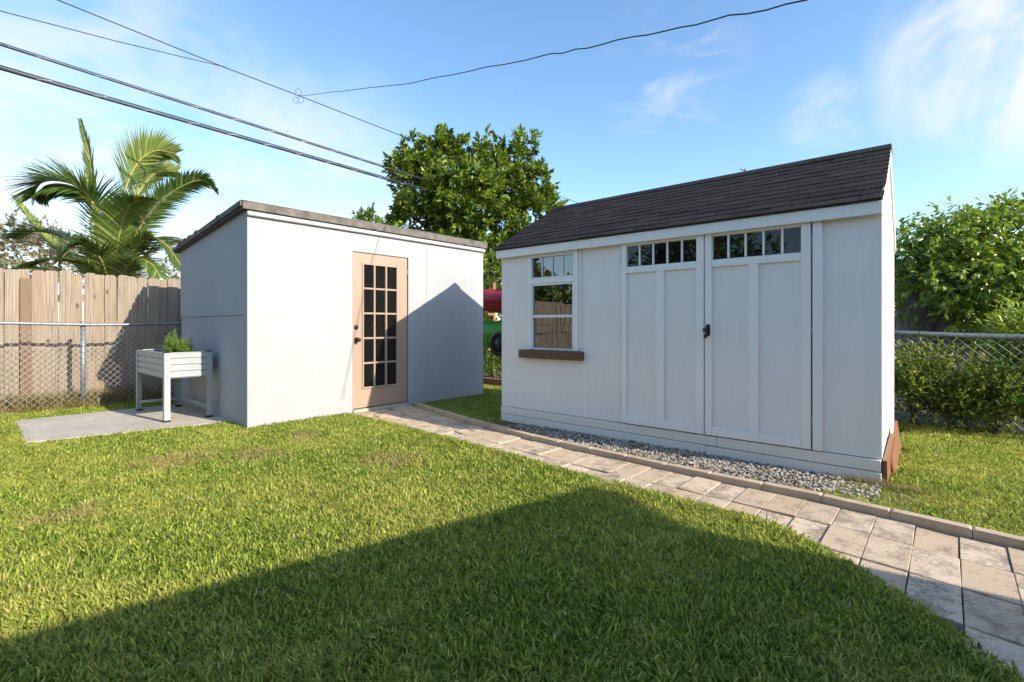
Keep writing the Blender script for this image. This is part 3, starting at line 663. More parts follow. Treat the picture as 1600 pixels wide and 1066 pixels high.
# roof deck
UL, UR = GL - .07, GR + .012
rd = MB(); bk = GB + .07
for (va, vb) in ((EV, RV), (bk, RV)):
    za = rz(va); rd.hexa([(UL, va, za - .004), (UR + (SKB if va > RV else 0), va, za - .004), (UR + SKB / 2, vb, RZ - .004), (UL, vb, RZ - .004),
                          (UL, va, za + .010), (UR + (SKB if va > RV else 0), va, za + .010), (UR + SKB / 2, vb, RZ + .010), (UL, vb, RZ + .010)] if va < RV else
                         [(UR + SKB, va, za - .004), (UL, va, za - .004), (UL, vb, RZ - .004), (UR + SKB / 2, vb, RZ - .004), (UR + SKB, va, za + .010), (UL, va, za + .010), (UL, vb, RZ + .010), (UR + SKB / 2, vb, RZ + .010)])
gr = rd.build('roof', M['roofing'], gs)
# rake boards (white) and dark drip edge on the right, left
for (ue, sg, sk) in ((GR, 1, SKB), (GL, -1, 0)):
    for (va, vb) in ((EV + .03, RV), (bk - .02, RV)):
        m2 = MB(); s0 = sk * max(0, va - GV) / (GB - GV); s1 = sk * (vb - GV) / (GB - GV)
        x0, x1 = (ue + .002 * sg, ue + .016 * sg)
        m2.hexa([(x0 + s0, va, rz(va) - .095), (x1 + s0, va, rz(va) - .095), (x1 + s1, vb, RZ - .095), (x0 + s1, vb, RZ - .095), (x0 + s0, va, rz(va) - .006), (x1 + s0, va, rz(va) - .006), (x1 + s1, vb, RZ - .006), (x0 + s1, vb, RZ - .006)])
        m2.build('rake_board', M['trim'], gs)
# shingles on the front slope
sl = math.hypot(RV - EV, RZ - 2.045); ang = math.atan2(RZ - 2.045, RV - EV); rows = 12; ex = (sl + .01) / rows; tw = .305
def shingle_mesh(w):
    m2 = MB(); L = ex * 1.35
    m2.hexa([(0, 0, .004), (w, 0, .004), (w, L, 0), (0, L, 0), (0, 0, .0080), (w, 0, .0080), (w, L, .002), (0, L, .002)])
    me = bpy.data.meshes.new('shingle'); me.from_pydata(m2.v, [], m2.f); me.update(); me.materials.append(M['shingle']); return me
full = shingle_mesh(tw - .006); cache = {}
for r in range(rows):
    t0 = r * ex - .025; v = EV + t0 * math.cos(ang); z = 2.045 + t0 * math.sin(ang)
    ur = UR + SKB * max(0, (v - GV)) / (GB - GV)
    x = UL - .012 - (tw / 2 if r % 2 else 0) - (r * 7 % 3) * .03
    while x < ur + .01:
        a, b2 = max(x, UL - .012), min(x + tw, ur + .012)
        if b2 - a > .03:
            key = round(b2 - a, 3); me = full if abs(key - tw) < .002 else cache.setdefault(key, shingle_mesh(key - .006))
            o = link('shingle', me, None, gr, loc=(a, v + random.gauss(0, .002), z + .0105 + random.random() * .002)); o.rotation_euler = (ang, random.gauss(0, .002), random.gauss(0, .004))
        x += tw
x = UL - .01
while x < UR - .02:
    w = min(.26, UR - x + .008); m2 = MB(); hh = .11 * slope; s_ = SKB / 2 if x + w > UR - .01 else 0
    m2.add([(x, RV - .11, RZ + .026 - hh), (x + w + s_, RV - .11, RZ + .026 - hh), (x + w + s_, RV, RZ + .030), (x, RV, RZ + .030), (x, RV + .11, RZ + .026 - hh), (x + w + s_, RV + .11, RZ + .026 - hh),
            (x, RV - .11, RZ + .018 - hh), (x + w + s_, RV - .11, RZ + .018 - hh), (x + w + s_, RV, RZ + .02), (x, RV, RZ + .02), (x, RV + .11, RZ + .018 - hh), (x + w + s_, RV + .11, RZ + .018 - hh)],
           [(0,1,2,3),(3,2,5,4),(7,6,9,8),(8,9,10,11),(0,6,7,1),(5,11,10,4),(1,7,8,2),(2,8,11,5),(0,3,9,6),(3,4,10,9)])
    m2.build('ridge_cap', M['shingle'], gr); x += .26
# doors
def shed_door(u0, u1, hole, inner, handle):
    z0, z1 = .185, 1.985; f0 = GV - .012; f1 = GV - .034
    m2 = MB(); holed(m2, u0, u1, z0, z1, [hole], f0, GV - .0015); d_ = m2.build('door', M['siding'], gs)
    st = .072
    def fb(a, b2, c_, d2): MB().cbox(a, b2, f1, f0 - .0005, c_, d2, .003).build('frame_board', M['trim'], d_)
    (h0, h1, hz0, hz1) = hole; pm = inner
    fb(u0, h0 - .006, z0, z1); fb(h1 + .006, u1, z0, z1)
    fb(h0 - .0055, h1 + .0055, hz1 + .006, z1 - .0005); fb(h0 - .0055, h1 + .0055, hz0 - .066, hz0 - .006)
    fb(h0 - .0055, h1 + .0055, z0 + .0005, z0 + .075); fb(pm - .037, pm + .037, z0 + .0755, hz0 - .0665)
    # transom: five panes
    mw_ = .017; w = (h1 - h0 - 4 * mw_) / 5
    for i in range(5):
        a = h0 + i * (w + mw_); MB().box(a, a + w, GV - .006, GV - .003, hz0, hz1).build('pane', M['tglass'], d_)
        if i < 4: MB().cbox(a + w, a + w + mw_, GV - .022, GV - .001, hz0, hz1, .003).build('muntin', M['trim'], d_)
    if handle:
        hb = MB(); hb.cbox(u0 + .012, u0 + .046, f1 - .006, f1 - .0005, 1.055, 1.155, .004); hb.tube([(u0 + .029, f1 - .004, 1.13), (u0 + .029, f1 - .045, 1.128), (u0 + .029, f1 - .052, 1.10), (u0 + .029, f1 - .03, 1.075)], .011, 8)
        hb.tube([(u0 + .029, f1 - .035, 1.11), (u0 - .004, f1 - .035, 1.11)], .012, 8); hb.build('handle', M['black'], d_)
        hb = MB(); hb.tube([(u0 + .012, f1 - .02, 1.065), (u0 + .012, f1 - .02, 1.04)], .014, 10); hb.build('padlock', M['black'], d_)
    for z in ((.4, 1.1, 1.8)):
        e = u1 + .004 if handle else u0 - .004; MB().tube([(e, f1 + .012, z - .045), (e, f1 + .012, z + .045)], .006, 8).build('hinge', M['galv'], d_)
    return d_
shed_door(-2.438, -1.626, WH[2], -2.033, False); shed_door(-1.616, -.803, WH[3], -1.217, True)
MB().cbox(-.792, -.725, GV - .026, GV - .001, .182, 1.975, .003).build('trim_board', M['trim'], gs)
MB().cbox(-2.466, -2.448, GV - .018, GV - .001, .182, 1.94, .003).build('trim_board', M['siding'], gs)
MB().box(-2.4475, -2.4385, GV - .006, GV - .001, .182, 1.94).box(-.8025, -.7925, GV - .006, GV - .001, .182, 1.94).build('door_gap_shade', M['black'], gs)  # black strips laid in the gaps beside the doors, standing in for their shade
# window
wm = MB(); f0 = GV - .022
wm.cbox(-3.632, WH[0][0] - .02, f0, GV - .001, .872, 1.985, .003).cbox(-3.006, -2.951, f0, GV - .001, .872, 1.985, .003).cbox(-3.5945, -3.0065, f0, GV - .001, 1.925, 1.985, .003).cbox(-3.5945, -3.0065, f0, GV - .001, 1.615, 1.672, .003)
win = wm.build('window', M['trim'], gs)
MB().cbox(-2.948, -2.915, GV - .012, GV - .001, .88, 1.95, .002).build('casing_strip', M['siding'], win)
fr = MB()
for (a, b2, c_, d2) in ((-3.594, -3.573, .873, 1.614), (-3.032, -3.007, .873, 1.614), (-3.5725, -3.0325, .873, .893), (-3.5725, -3.0325, 1.592, 1.614), (-3.5725, -3.0325, 1.232, 1.262)):
    fr.cbox(a, b2, f0 + .006, GV + .02, c_, d2, .003)
for (a, b2, c_, d2) in ((-3.594, -3.582, 1.6725, 1.9245), (-3.024, -3.007, 1.6725, 1.9245), (-3.5815, -3.0245, 1.6725, 1.688), (-3.5815, -3.0245, 1.91, 1.9245)):
    fr.cbox(a, b2, f0 + .006, GV + .02, c_, d2, .003)
fr.build('sash', M['vinyl'], win)
MB().box(-3.572, -3.033, GV + .008, GV + .011, 1.263, 1.591).build('pane', M['glass'], win)
MB().box(-3.572, -3.033, GV + .014, GV + .017, .894, 1.231).build('pane', M['glass'], win)
for z0, z1, n_ in ((1.263, 1.591, 2), (.894, 1.231, 2)):
    MB().box(-3.308, -3.299, GV + .012 if z0 > 1 else GV + .018, GV + .013 if z0 > 1 else GV + .019, z0, z1).build('muntin', M['vinyl'], win)
    zz = (z0 + z1) / 2; MB().box(-3.572, -3.309, GV + .0121 if z0 > 1 else GV + .0181, GV + .0131 if z0 > 1 else GV + .0191, zz - .0045, zz + .0045).box(-3.298, -3.033, GV + .0121 if z0 > 1 else GV + .0181, GV + .0131 if z0 > 1 else GV + .0191, zz - .0045, zz + .0045).build('muntin', M['vinyl'], win)
mw_ = .012; w = (.557 - 3 * mw_) / 4
for i in range(4):
    a = -3.5815 + i * (w + mw_); MB().box(a, a + w, GV + .008, GV + .011, 1.6885, 1.9095).build('pane', M['glass'], win)
    if i < 3: MB().cbox(a + w, a + w + mw_, GV - .004, GV + .014, 1.6885, 1.9095, .002).build('muntin', M['vinyl'], win)
MB().cbox(-3.735, -2.887, GV - .075, GV - .003, .775, .868, .004).build('window_sill', M['sill'], win)
m2 = MB(); nn = 22
vs = [(-3.60 + .62 * i / nn, GV + .12 + .018 * math.sin(i * 1.9), z) for i in range(nn + 1) for z in (.86, 1.95)]
MB().add(vs[:20], [(2*i, 2*i+2, 2*i+3, 2*i+1) for i in range(9)], True).build('curtain', M['cloth'], gs)

# ------------------------------------------------------------------ wooden fence
FU = -9.72
wf = thing('wooden_fence', (FU, -3, 0), 'weathered grey brown wooden picket fence with uneven tops', 'fence')
def picket_mesh(w, h):
    c_ = .028; P = [(0, 0), (w, 0), (w, h - c_), (w - c_, h), (c_, h), (0, h - c_)]
    m2 = MB().prism(P, 'x', 0, .018); me = bpy.data.meshes.new('picket'); me.from_pydata(m2.v, [], m2.f); me.update(); me.materials.append(M['picket']); return me
pms = {w: picket_mesh(w, 1.96) for w in (.136, .142, .146)}
v = -9.0; i = 0
while v < 3.2:
    w = random.choice((.136, .142, .146)); o = link('picket', pms[w], None, wf, loc=(FU + (.011 if i % 2 else -.011) + random.gauss(0, .002), v, -.05 + random.gauss(0, .012) + .012 * math.sin(v * 1.3)))
    o.rotation_euler = (random.gauss(0, .006), random.gauss(0, .008), random.gauss(0, .012)); v += w - .006; i += 1
for z in (.35, 1.5): MB().cbox(FU - .06, FU - .022, -9.0, 3.2, z, z + .088, .004).build('fence_rail', M['picket'], wf)
m2 = MB().cbox(FU + .03, FU + .055, .76, .88, -.05, 1.80, .004).build('fence_board', M['oldwood'], wf)
for vv in (-7.6, -5.2, -2.8, -.4, 2.0): MB().box(FU - .16, FU - .07, vv, vv + .09, -.1, 1.9).build('fence_post', M['picket'], wf)

# ------------------------------------------------------------------ chain link
def chainlink(name, u0, v0, u1, v1, z0, ztop0, ztop1, cell, r, rail_r, posts, label, bulge=0):
    t = thing(name, (u0, v0, 0), label, 'fence')
    L = math.hypot(u1 - u0, v1 - v0); dx, dy = (u1 - u0) / L, (v1 - v0) / L
    zt = lambda s: ztop0 + (ztop1 - ztop0) * s / L
    P = lambda s, z, off=0: (u0 + dx * s - dy * off, v0 + dy * s + dx * off, z)
    ns = max(2, int(L / .4)); MB().tube([P(L * i / ns, zt(L * i / ns) - .012 * math.sin(i * 1.1)) for i in range(ns + 1)], rail_r, 10).build('top_rail', M['galv'], t)
    for s in posts:
        MB().tube([P(s, z0 - .05, .04), P(s, zt(s) + .02, .04)], .03, 10).build('post', M['galv'], t)
        MB().lathe(P(s, zt(s) - .01, .04), (0, 0, 1), [(0, .036), (.04, .034), (.055, .018)], 10).build('post_cap', M['galv'], t)
    ms = MB(); hgt = ztop0 - z0 - .02; n_ = int(L / cell)
    half = cell / 2; steps = int(hgt / half)
    for i in range(-steps // 2, n_ + steps // 2):          # zig-zag wires, woven
        for sgn in (1, -1):
            pts = []
            for q in range(0, steps + 1):
                s = i * cell + sgn * q * half
                if 0 <= s <= L: pts.append(P(s, z0 + q * half * (zt(s) - z0 - .02) / hgt, sgn * r * .8 * (1 if q % 2 else -1)))
            if len(pts) > 1: ms.tube(pts, r, 3, False)
    ms.build('wire_mesh', M['wire'], t, kind='stuff')
    return t
chainlink('chain_link_fence', -9.16, -8.5, -9.16, 3.1, 0.0, 1.165, 1.165, .085, .0026, .021, [1.2, 3.5, 5.9, 8.2, 9.86, 11.5], 'galvanised chain link fence in front of the wooden pickets')
chainlink('chain_link_fence', -2.5, 7.6, 5.0, 7.35, 0.02, 1.07, .99, .092, .0021, .026, [.4, 6.9], 'sagging chain link fence in front of the leafy hedge')

# ------------------------------------------------------------------ planter
pl = thing('raised_planter', (-7.55, 2.0, .012), 'pale green metal raised planter box on four legs', 'planter')
p0, p1, q0, q1, zb, zt_ = -8.13, -6.90, 1.76, 2.235, .52, .825
def corr(name, a, b2):
    """panel with four horizontal ribs between two plan points, ribs outward"""
    ax, ay = a; bx, by = b2; L = math.hypot(bx - ax, by - ay); nx, ny = (by - ay) / L, -(bx - ax) / L
    prof = [(0, 0)]; hh = (zt_ - zb) / 4
    for i in range(4):
        z = i * hh; prof += [(.012 * hh / .07, z + hh * .22), (.012, z + hh * .38), (.012, z + hh * .80), (0, z + hh * .94), (0, z + hh)]
    m2 = MB()
    vs = []; 
    for off, z in prof: vs += [(ax + nx * off, ay + ny * off, zb + z), (bx + nx * off, by + ny * off, zb + z)]
    n_ = len(prof)
    for off, z in prof: vs += [(ax + nx * (off - .004), ay + ny * (off - .004), zb + z), (bx + nx * (off - .004), by + ny * (off - .004), zb + z)]
    fs = [(2*i, 2*i+1, 2*i+3, 2*i+2) for i in range(n_ - 1)] + [(2*n_+2*i, 2*n_+2*i+2, 2*n_+2*i+3, 2*n_+2*i+1) for i in range(n_ - 1)] + [(2*n_-2, 2*n_-1, 4*n_-1, 4*n_-2)]
    m2.add(vs, fs); return m2.build(name, M['planter'], pl)
corr('side_panel', (p0, q0), (p1, q0)); corr('side_panel', (p1, q1), (p0, q1)); corr('end_panel', (p1, q0), (p1, q1)); corr('end_panel', (p0, q1), (p0, q0))
for (x, sx) in ((p0, 1), (p1, -1)):
    for (y, sy) in ((q0, 1), (q1, -1)):
        ox, oy = x - sx * .016, y - sy * .016; m2 = MB(); lw = .062
        m2.cbox(ox, ox + sx * lw, oy, oy + sy * .006, .012, zt_ - .003, .001) if False else None
        a0, a1 = sorted((ox, ox + sx * lw)); b0, b1 = sorted((oy, oy + sy * .005)); m2.box(a0, a1, b0, b1, .02, zt_ - .004)
        a0, a1 = sorted((ox, ox + sx * .005)); b0, b1 = sorted((oy + sy * .0052, oy + sy * lw)); m2.box(a0, a1, b0, b1, .02, zt_ - .004)
        lg = m2.build('leg', M['planter'], pl)
        a0, a1 = sorted((ox - sx * .003, ox + sx * (lw + .003))); b0, b1 = sorted((oy - sy * .003, oy + sy * (lw + .003)))
        MB().box(a0, a1, b0, b1, .012, .034).build('foot_cap', M['black'], lg)
        MB().cbox(a0, a1, b0, b1, zt_ - .002, zt_ + .008, .003).build('corner_cap', M['black'], lg)
        for z in (zb + .02, zb + .12, zb + .22, zt_ - .03): MB().lathe((ox - sx * .0, oy + sy * .03, z), (-sx, 0, 0), [(0, .006), (.004, .004)], 6).build('bolt', M['galv'], lg)
fr = MB(); fr.cbox(p0 - .014, p1 + .014, q0 - .014, q0 + .012, zt_ - .014, zt_ - .003, .003).cbox(p0 - .014, p1 + .014, q1 - .012, q1 + .014, zt_ - .014, zt_ - .003, .003).cbox(p0 - .014, p0 + .012, q0 + .0125, q1 - .0125, zt_ - .014, zt_ - .003, .003).cbox(p1 - .012, p1 + .014, q0 + .0125, q1 - .0125, zt_ - .014, zt_ - .003, .003)
fr.build('rim', M['planter'], pl)
MB().box(p0 + .005, p1 - .005, q0 + .005, q1 - .005, zb + .004, zb + .012).build('base', M['planter'], pl)
MB().box(p0 + .006, p1 - .006, q0 + .006, q1 - .006, zb + .013, zt_ - .06).build('soil', M['soil'], pl)
MB().cbox(p0 + .045, p0 + .06, q0 + .0, q1 - .0, .115, .15, .003).build('brace', M['planter'], pl)
MB().cbox(p0 + .06, p1 - .05, q1 + .0, q1 + .012, .115, .15, .003).build('brace', M['planter'], pl)

# ------------------------------------------------------------------ foliage helper
def leaves(name, parent, ells, twigs, per, ll, lw, mat, seed, up=.35, droop=0., shell=.55, tintbias=0., tl=.25, dryp=.03, kind=None):
    """leaf-sized folded faces on twigs spread through ellipsoids; returns one mesh"""
    R = np.random.default_rng(seed); C = []; D = []
    vol = np.array([e[1][0] * e[1][1] * e[1][2] for e in ells]) ** .67; cnt = (twigs * vol / vol.sum()).astype(int) + 1
    for (ctr, rad), n in zip(ells, cnt):
        d = R.normal(size=(n, 3)); d /= np.linalg.norm(d, axis=1)[:, None]
        r = (shell + (1 - shell) * R.random(n) ** .5) * (1 + R.normal(0, .09, n))
        C.append(np.array(ctr) + d * r[:, None] * np.array(rad)); D.append(d)
    C = np.vstack(C); D = np.vstack(D); n = len(C)
    D = D + np.array([0, 0, up]) + R.normal(0, .45, (n, 3)); D /= np.linalg.norm(D, axis=1)[:, None]
    ti = np.clip(R.normal(.45 + tintbias, .2, n), 0, .9)
    m = n * per; idx = np.repeat(np.arange(n), per); s = np.tile(np.linspace(0, 1, per), n)
    TL = tl * R.uniform(.6, 1.3, n)
    base = C[idx] + D[idx] * (s * TL[idx])[:, None]
    side = np.cross(D[idx], R.normal(size=(m, 3))); side /= np.linalg.norm(side, axis=1)[:, None] + 1e-9
    ld = side * (1.0 - .5 * s)[:, None] + D[idx] * (.35 + .7 * s)[:, None]; ld[:, 2] -= droop * R.uniform(.5, 1.5, m); ld /= np.linalg.norm(ld, axis=1)[:, None]
    nr = np.cross(ld, R.normal(size=(m, 3))) ; nr = nr * .55 + np.array([0, 0, .8]); nr -= ld * (nr * ld).sum(1)[:, None]; nr /= np.linalg.norm(nr, axis=1)[:, None] + 1e-9
    wd = np.cross(ld, nr); L = ll * R.uniform(.6, 1.2, m); W = lw * R.uniform(.7, 1.15, m)
    b0 = base; t0 = base + ld * L[:, None] - nr * (L * .12)[:, None]; mid = base + ld * (L * .48)[:, None]
    l0 = mid + wd * (W * .5)[:, None] + nr * (W * .16)[:, None]; r0 = mid - wd * (W * .5)[:, None] + nr * (W * .16)[:, None]
    V = np.stack([b0, l0, t0, r0], 1).reshape(-1, 3); k = np.arange(m) * 4
    Fa = np.stack([np.stack([k, k + 2, k + 1], 1), np.stack([k, k + 3, k + 2], 1)], 1).reshape(-1, 3)
    tt = np.clip(ti[idx] + R.normal(0, .12, m), 0, .88); dry = R.random(m) < dryp; tt[dry] = R.uniform(.9, 1, dry.sum())
    pr = {'kind': kind} if kind else {}
    return np_mesh(name, V, Fa, mat, np.repeat(tt, 2), True, parent, **pr)
def E(px, py, d, rx, ry, rd):
    """ellipsoid centred on a sight line at distance d, radii in metres"""
    return (tuple(at(px, py, d)), (rx, rd, ry))
def limb(mb, a, b_, r0, r1, wob=.12, n=6, seed=0):
    R = random.Random(seed); a, b_ = Vector(a), Vector(b_); L = (b_ - a).length; pts = [a.lerp(b_, i / n) + Vector((R.gauss(0, wob), R.gauss(0, wob), R.gauss(0, wob * .4))) * L * .12 * (1 if 0 < i < n else 0) for i in range(n + 1)]
    mb.tube(pts, [r0 + (r1 - r0) * i / n for i in range(n + 1)], 8)

# big tree behind the sheds
def px_tree(name, base, ells, label, mat, bark, twigs, per, ll, lw, seed, trunk_r, group=None, **kw):
    t = thing(name, base, label, 'tree', group)
    m2 = MB(); top = Vector(ells[0][0]); fork = Vector(base).lerp(Vector((top.x, top.y, top.z)), .42); fork.x, fork.y = fork.x * .5 + base[0] * .5, fork.y * .5 + base[1] * .5
    limb(m2, base, fork, trunk_r, trunk_r * .7, .1, 6, seed)
    for i, (c_, r_) in enumerate(ells): limb(m2, fork, Vector(c_) - Vector((0, 0, r_[2] * .3)), trunk_r * .5, trunk_r * .12, .5, 7, seed + i)
    m2.build('trunk', bark, t)
    leaves('crown', t, ells, twigs, per, ll, lw, mat, seed, **kw); return t
TD = 17.0; S = TD / F
te = [E(745, 350, TD, 68*S, 78*S, 70*S), E(658, 292, TD, 40*S, 48*S, 45*S), E(690, 262, TD + .4, 38*S, 46*S, 45*S), E(630, 268, TD, 20*S, 20*S, 22*S), E(642, 236, TD, 12*S, 18*S, 14*S), E(685, 228, TD, 20*S, 18*S, 20*S), E(715, 240, TD + .3, 20*S, 20*S, 20*S),
      E(785, 275, TD, 45*S, 45*S, 48*S), E(823, 232, TD - .3, 14*S, 24*S, 16*S), E(763, 238, TD, 18*S, 20*S, 20*S), E(828, 296, TD, 30*S, 36*S, 36*S), E(856, 318, TD, 16*S, 16*S, 20*S), E(662, 345, TD - .5, 48*S, 32*S, 45*S), E(720, 310, TD - .8, 70*S, 55*S, 50*S), E(830, 350, TD, 50*S, 50*S, 50*S), E(768, 430, TD - 1, 45*S, 45*S, 45*S), E(700, 400, TD - .6, 60*S, 40*S, 50*S)]
px_tree('broadleaf_tree', (at(745, 508, TD).x, at(745, 508, TD).y, 0), te, 'large dark green broadleaf tree behind the two sheds', M['leaf_mid'], M['bark'], 1900, 13, .24, .12, 21, .2, up=.6, shell=.42, tl=.24, dryp=.035)
td = 21.0; s2 = td / F
px_tree('small_tree', (at(575, 508, td).x, at(575, 508, td).y, 0), [E(575, 352, td, 18*s2, 22*s2, 18*s2), E(600, 362, td, 26*s2, 14*s2, 20*s2), E(570, 385, td, 40*s2, 30*s2, 30*s2)], 'distant dark tree just peeking over the stucco shed roof', M['leaf_mid'], M['bark'], 330, 8, .22, .1, 33, .1, up=.4, shell=.3, tl=.25)
# far dull tree at left
td = 24.0; s2 = td / F
px_tree('hazy_tree', (at(40, 508, td).x, at(40, 508, td).y, 0), [E(40, 400, td, 70*s2, 46*s2, 60*s2), E(12, 362, td, 26*s2, 22*s2, 24*s2), E(75, 372, td, 24*s2, 22*s2, 24*s2), E(110, 410, td, 50*s2, 35*s2, 40*s2), E(-60, 390, td, 70*s2, 50*s2, 60*s2), E(250, 425, td, 70*s2, 22*s2, 50*s2)], 'distant olive brown tree left of the palm', M['leaf_far'], M['barkg'], 620, 8, .26, .12, 44, .16, up=.3, shell=.3, tl=.5, dryp=.08)
# weeping fig hedge at right
fe = []
for (px, py, d, rx, ry) in ((1450, 400, 9.2, 62, 48), (1520, 388, 9.0, 70, 52), (1590, 378, 8.9, 75, 55), (1660, 385, 8.9, 80, 72), (1740, 405, 9.0, 90, 85), (1500, 440, 8.7, 60, 45), (1580, 440, 8.4, 65, 60), (1660, 450, 8.4, 80, 60), (1415, 372, 9.4, 20, 16), (1480, 347, 9.2, 20, 13), (1545, 340, 9.1, 30, 16), (1592, 326, 9.0, 25, 13), (1425, 460, 9.3, 38, 34), (1540, 490, 8.6, 45, 38), (1620, 500, 8.4, 55, 40), (1850, 430, 9.2, 110, 100)):
    k = d / F; fe.append(E(px, py, d, rx * k, ry * k, (rx + ry) * .5 * k))
ft = thing('weeping_fig_tree', (at(1440, 508, 9.6).x, at(1440, 508, 9.6).y, 0), 'dense weeping fig with bright glossy leaves behind chain link fence', 'tree')
m2 = MB(); bb = at(1425, 508, 9.6); bb.z = -.05; limb(m2, bb, at(1432, 420, 9.6), .36, .28, .15, 6, 3); b3 = at(1472, 508, 9.4); b3.z = -.05; limb(m2, b3, at(1482, 430, 9.4), .26, .18, .3, 6, 4)
for i, e in enumerate(fe[:13]): limb(m2, at(1440 + 18 * (i % 3), 440, 9.5), e[0], .12, .02, .5, 6, 60 + i)
m2.build('trunk', M['barkg'], ft)
leaves('crown', ft, fe, 3300, 9, .125, .062, M['leaf_fic'], 51, up=.1, droop=.55, shell=.3, tl=.26, tintbias=.10, dryp=.05)
# dark hedge mass further back on the right so the view ends in leaves
he = [E(px, py, 12.5, 1.3, 1.2, .9) for px, py in ((1400, 490), (1480, 480), (1560, 470), (1640, 470), (1440, 560), (1540, 560), (1640, 560), (1740, 520))]
hg = thing('hedge', (at(1500, 508, 12.5).x, at(1500, 508, 12.5).y, 0), 'dark hedge in deep shade behind the fig trunks', 'hedge')
leaves('foliage', hg, he, 1500, 8, .2, .1, M['leaf_mid'], 71, shell=.2, tl=.3)
# shrubs before the right fence
def shrub(name, px, d, w, h, label, mat, n, seed, ll=.055, lw=.028, group=None, dep=.35, per=8, **kw):
    b = at(px, 508, d); b.z = 0; t = thing(name, b, label, 'shrub', group)
    R = random.Random(seed); m2 = MB(); el = []
    for i in range(7):
        a = R.uniform(0, 6.28); q = R.uniform(.1, .75); c_ = (b.x + math.cos(a) * w * q * .6, b.y + math.sin(a) * dep * q, h * R.uniform(.35, .78)); el.append((c_, (w * .36, dep * .6, h * R.uniform(.2, .34))))
        limb(m2, (b.x + R.gauss(0, .04), b.y + R.gauss(0, .04), -.02), c_, .012, .004, .5, 5, seed + i)
    m2.build('stem', M['bark'], t); leaves('foliage', t, el, n, per, ll, lw, mat, seed, shell=.0, tl=.3, up=1.1, **kw)
shrub('shrub', 1432, 5.8, .36, .86, 'low shrub with yellowish tips beside the white shed corner', M['leaf_shrub'], 430, 81, dryp=.10, tintbias=.06)
shrub('shrub', 1495, 5.55, .5, .46, 'low dark shrub at the middle of the chain link fence', M['leaf_shrub'], 420, 82, dryp=.06, tintbias=-.05)
shrub('shrub', 1552, 5.4, .45, .60, 'mid green shrub left of the broad leaved plant', M['leaf_shrub'], 420, 83, dryp=.05)
shrub('shrub', 1606, 5.9, .75, 1.32, 'tall bright shrub rising over the sagging fence rail', M['leaf_fic'], 900, 84, ll=.08, lw=.04, dryp=.05, tintbias=.15)
shrub('shrub', 1700, 5.2, .7, 1.0, 'green shrub at the far right beyond the broad leaved plant', M['leaf_shrub'], 700, 85)
# broad leaved plant
b = at(1606, 508, 5.2); b.z = 0; bp = thing('broad_leaf_plant', b, 'plant with large rounded leaves in front of the right fence', 'plant')
def big_leaf(parent, base, dirv, L, W, mat, tint):
    d = Vector(dirv).normalized(); s = d.cross(Vector((0, 0, 1))).normalized(); up_ = s.cross(d); V, Fq = [], []
    n = 7
    for i in range(n + 1):
        q = i / n; c_ = Vector(base) + d * L * q - up_ * L * .25 * q * q; w = W * .5 * math.sin(math.pi * min(1, q * .97 + .03)) ** .7
        V += [c_ - s * w + up_ * w * .25, c_, c_ + s * w + up_ * w * .25]
    for i in range(n):
        a = 3 * i; Fq += [(a, a+1, a+4, a+3), (a+1, a+2, a+5, a+4)]
    np_mesh('leaf', [tuple(x) for x in V], np.array(Fq), mat, np.full(len(Fq), tint), True, parent)
R = random.Random(5); stm = MB()
for i in range(20):
    a = R.uniform(0, 6.28); st = Vector((b.x, b.y, R.uniform(.1, .5))); en = st + Vector((math.cos(a) * .15, math.sin(a) * .15, R.uniform(.1, .35)))
    stm.tube([(b.x, b.y, 0), st, en], .007, 5); big_leaf(bp, en, (math.cos(a), math.sin(a), R.uniform(-.3, .4)), R.uniform(.15, .22), R.uniform(.10, .15), M['leaf_big'], R.uniform(.1, .8))
stm.build('stem', M['bark'], bp)
# herb in the planter
hb = thing('herb_plant', (-7.32, 2.0, .765), 'bright green feathery herb growing in the metal planter', 'plant')
el = []
for i in range(26):
    big = i < 11
    x, y = (-7.40 + random.gauss(0, .035), 1.97 + random.gauss(0, .03)) if big else (-7.20 + random.gauss(0, .07), 2.04 + random.gauss(0, .035))
    h = random.uniform(.16, .30) if big else random.uniform(.10, .19)
    el.append(((x, y, .765 + h * .55), (.016, .016, h * .5)))
leaves('foliage', hb, el, 560, 8, .026, .006, M['leaf_herb'], 91, up=1.6, shell=.02, tl=.05, dryp=0)
m2 = MB()
for e in el: m2.tube([(e[0][0], e[0][1], .76), (e[0][0], e[0][1], e[0][2])], .004, 5)
m2.build('stem', M['leaf_herb'], hb)

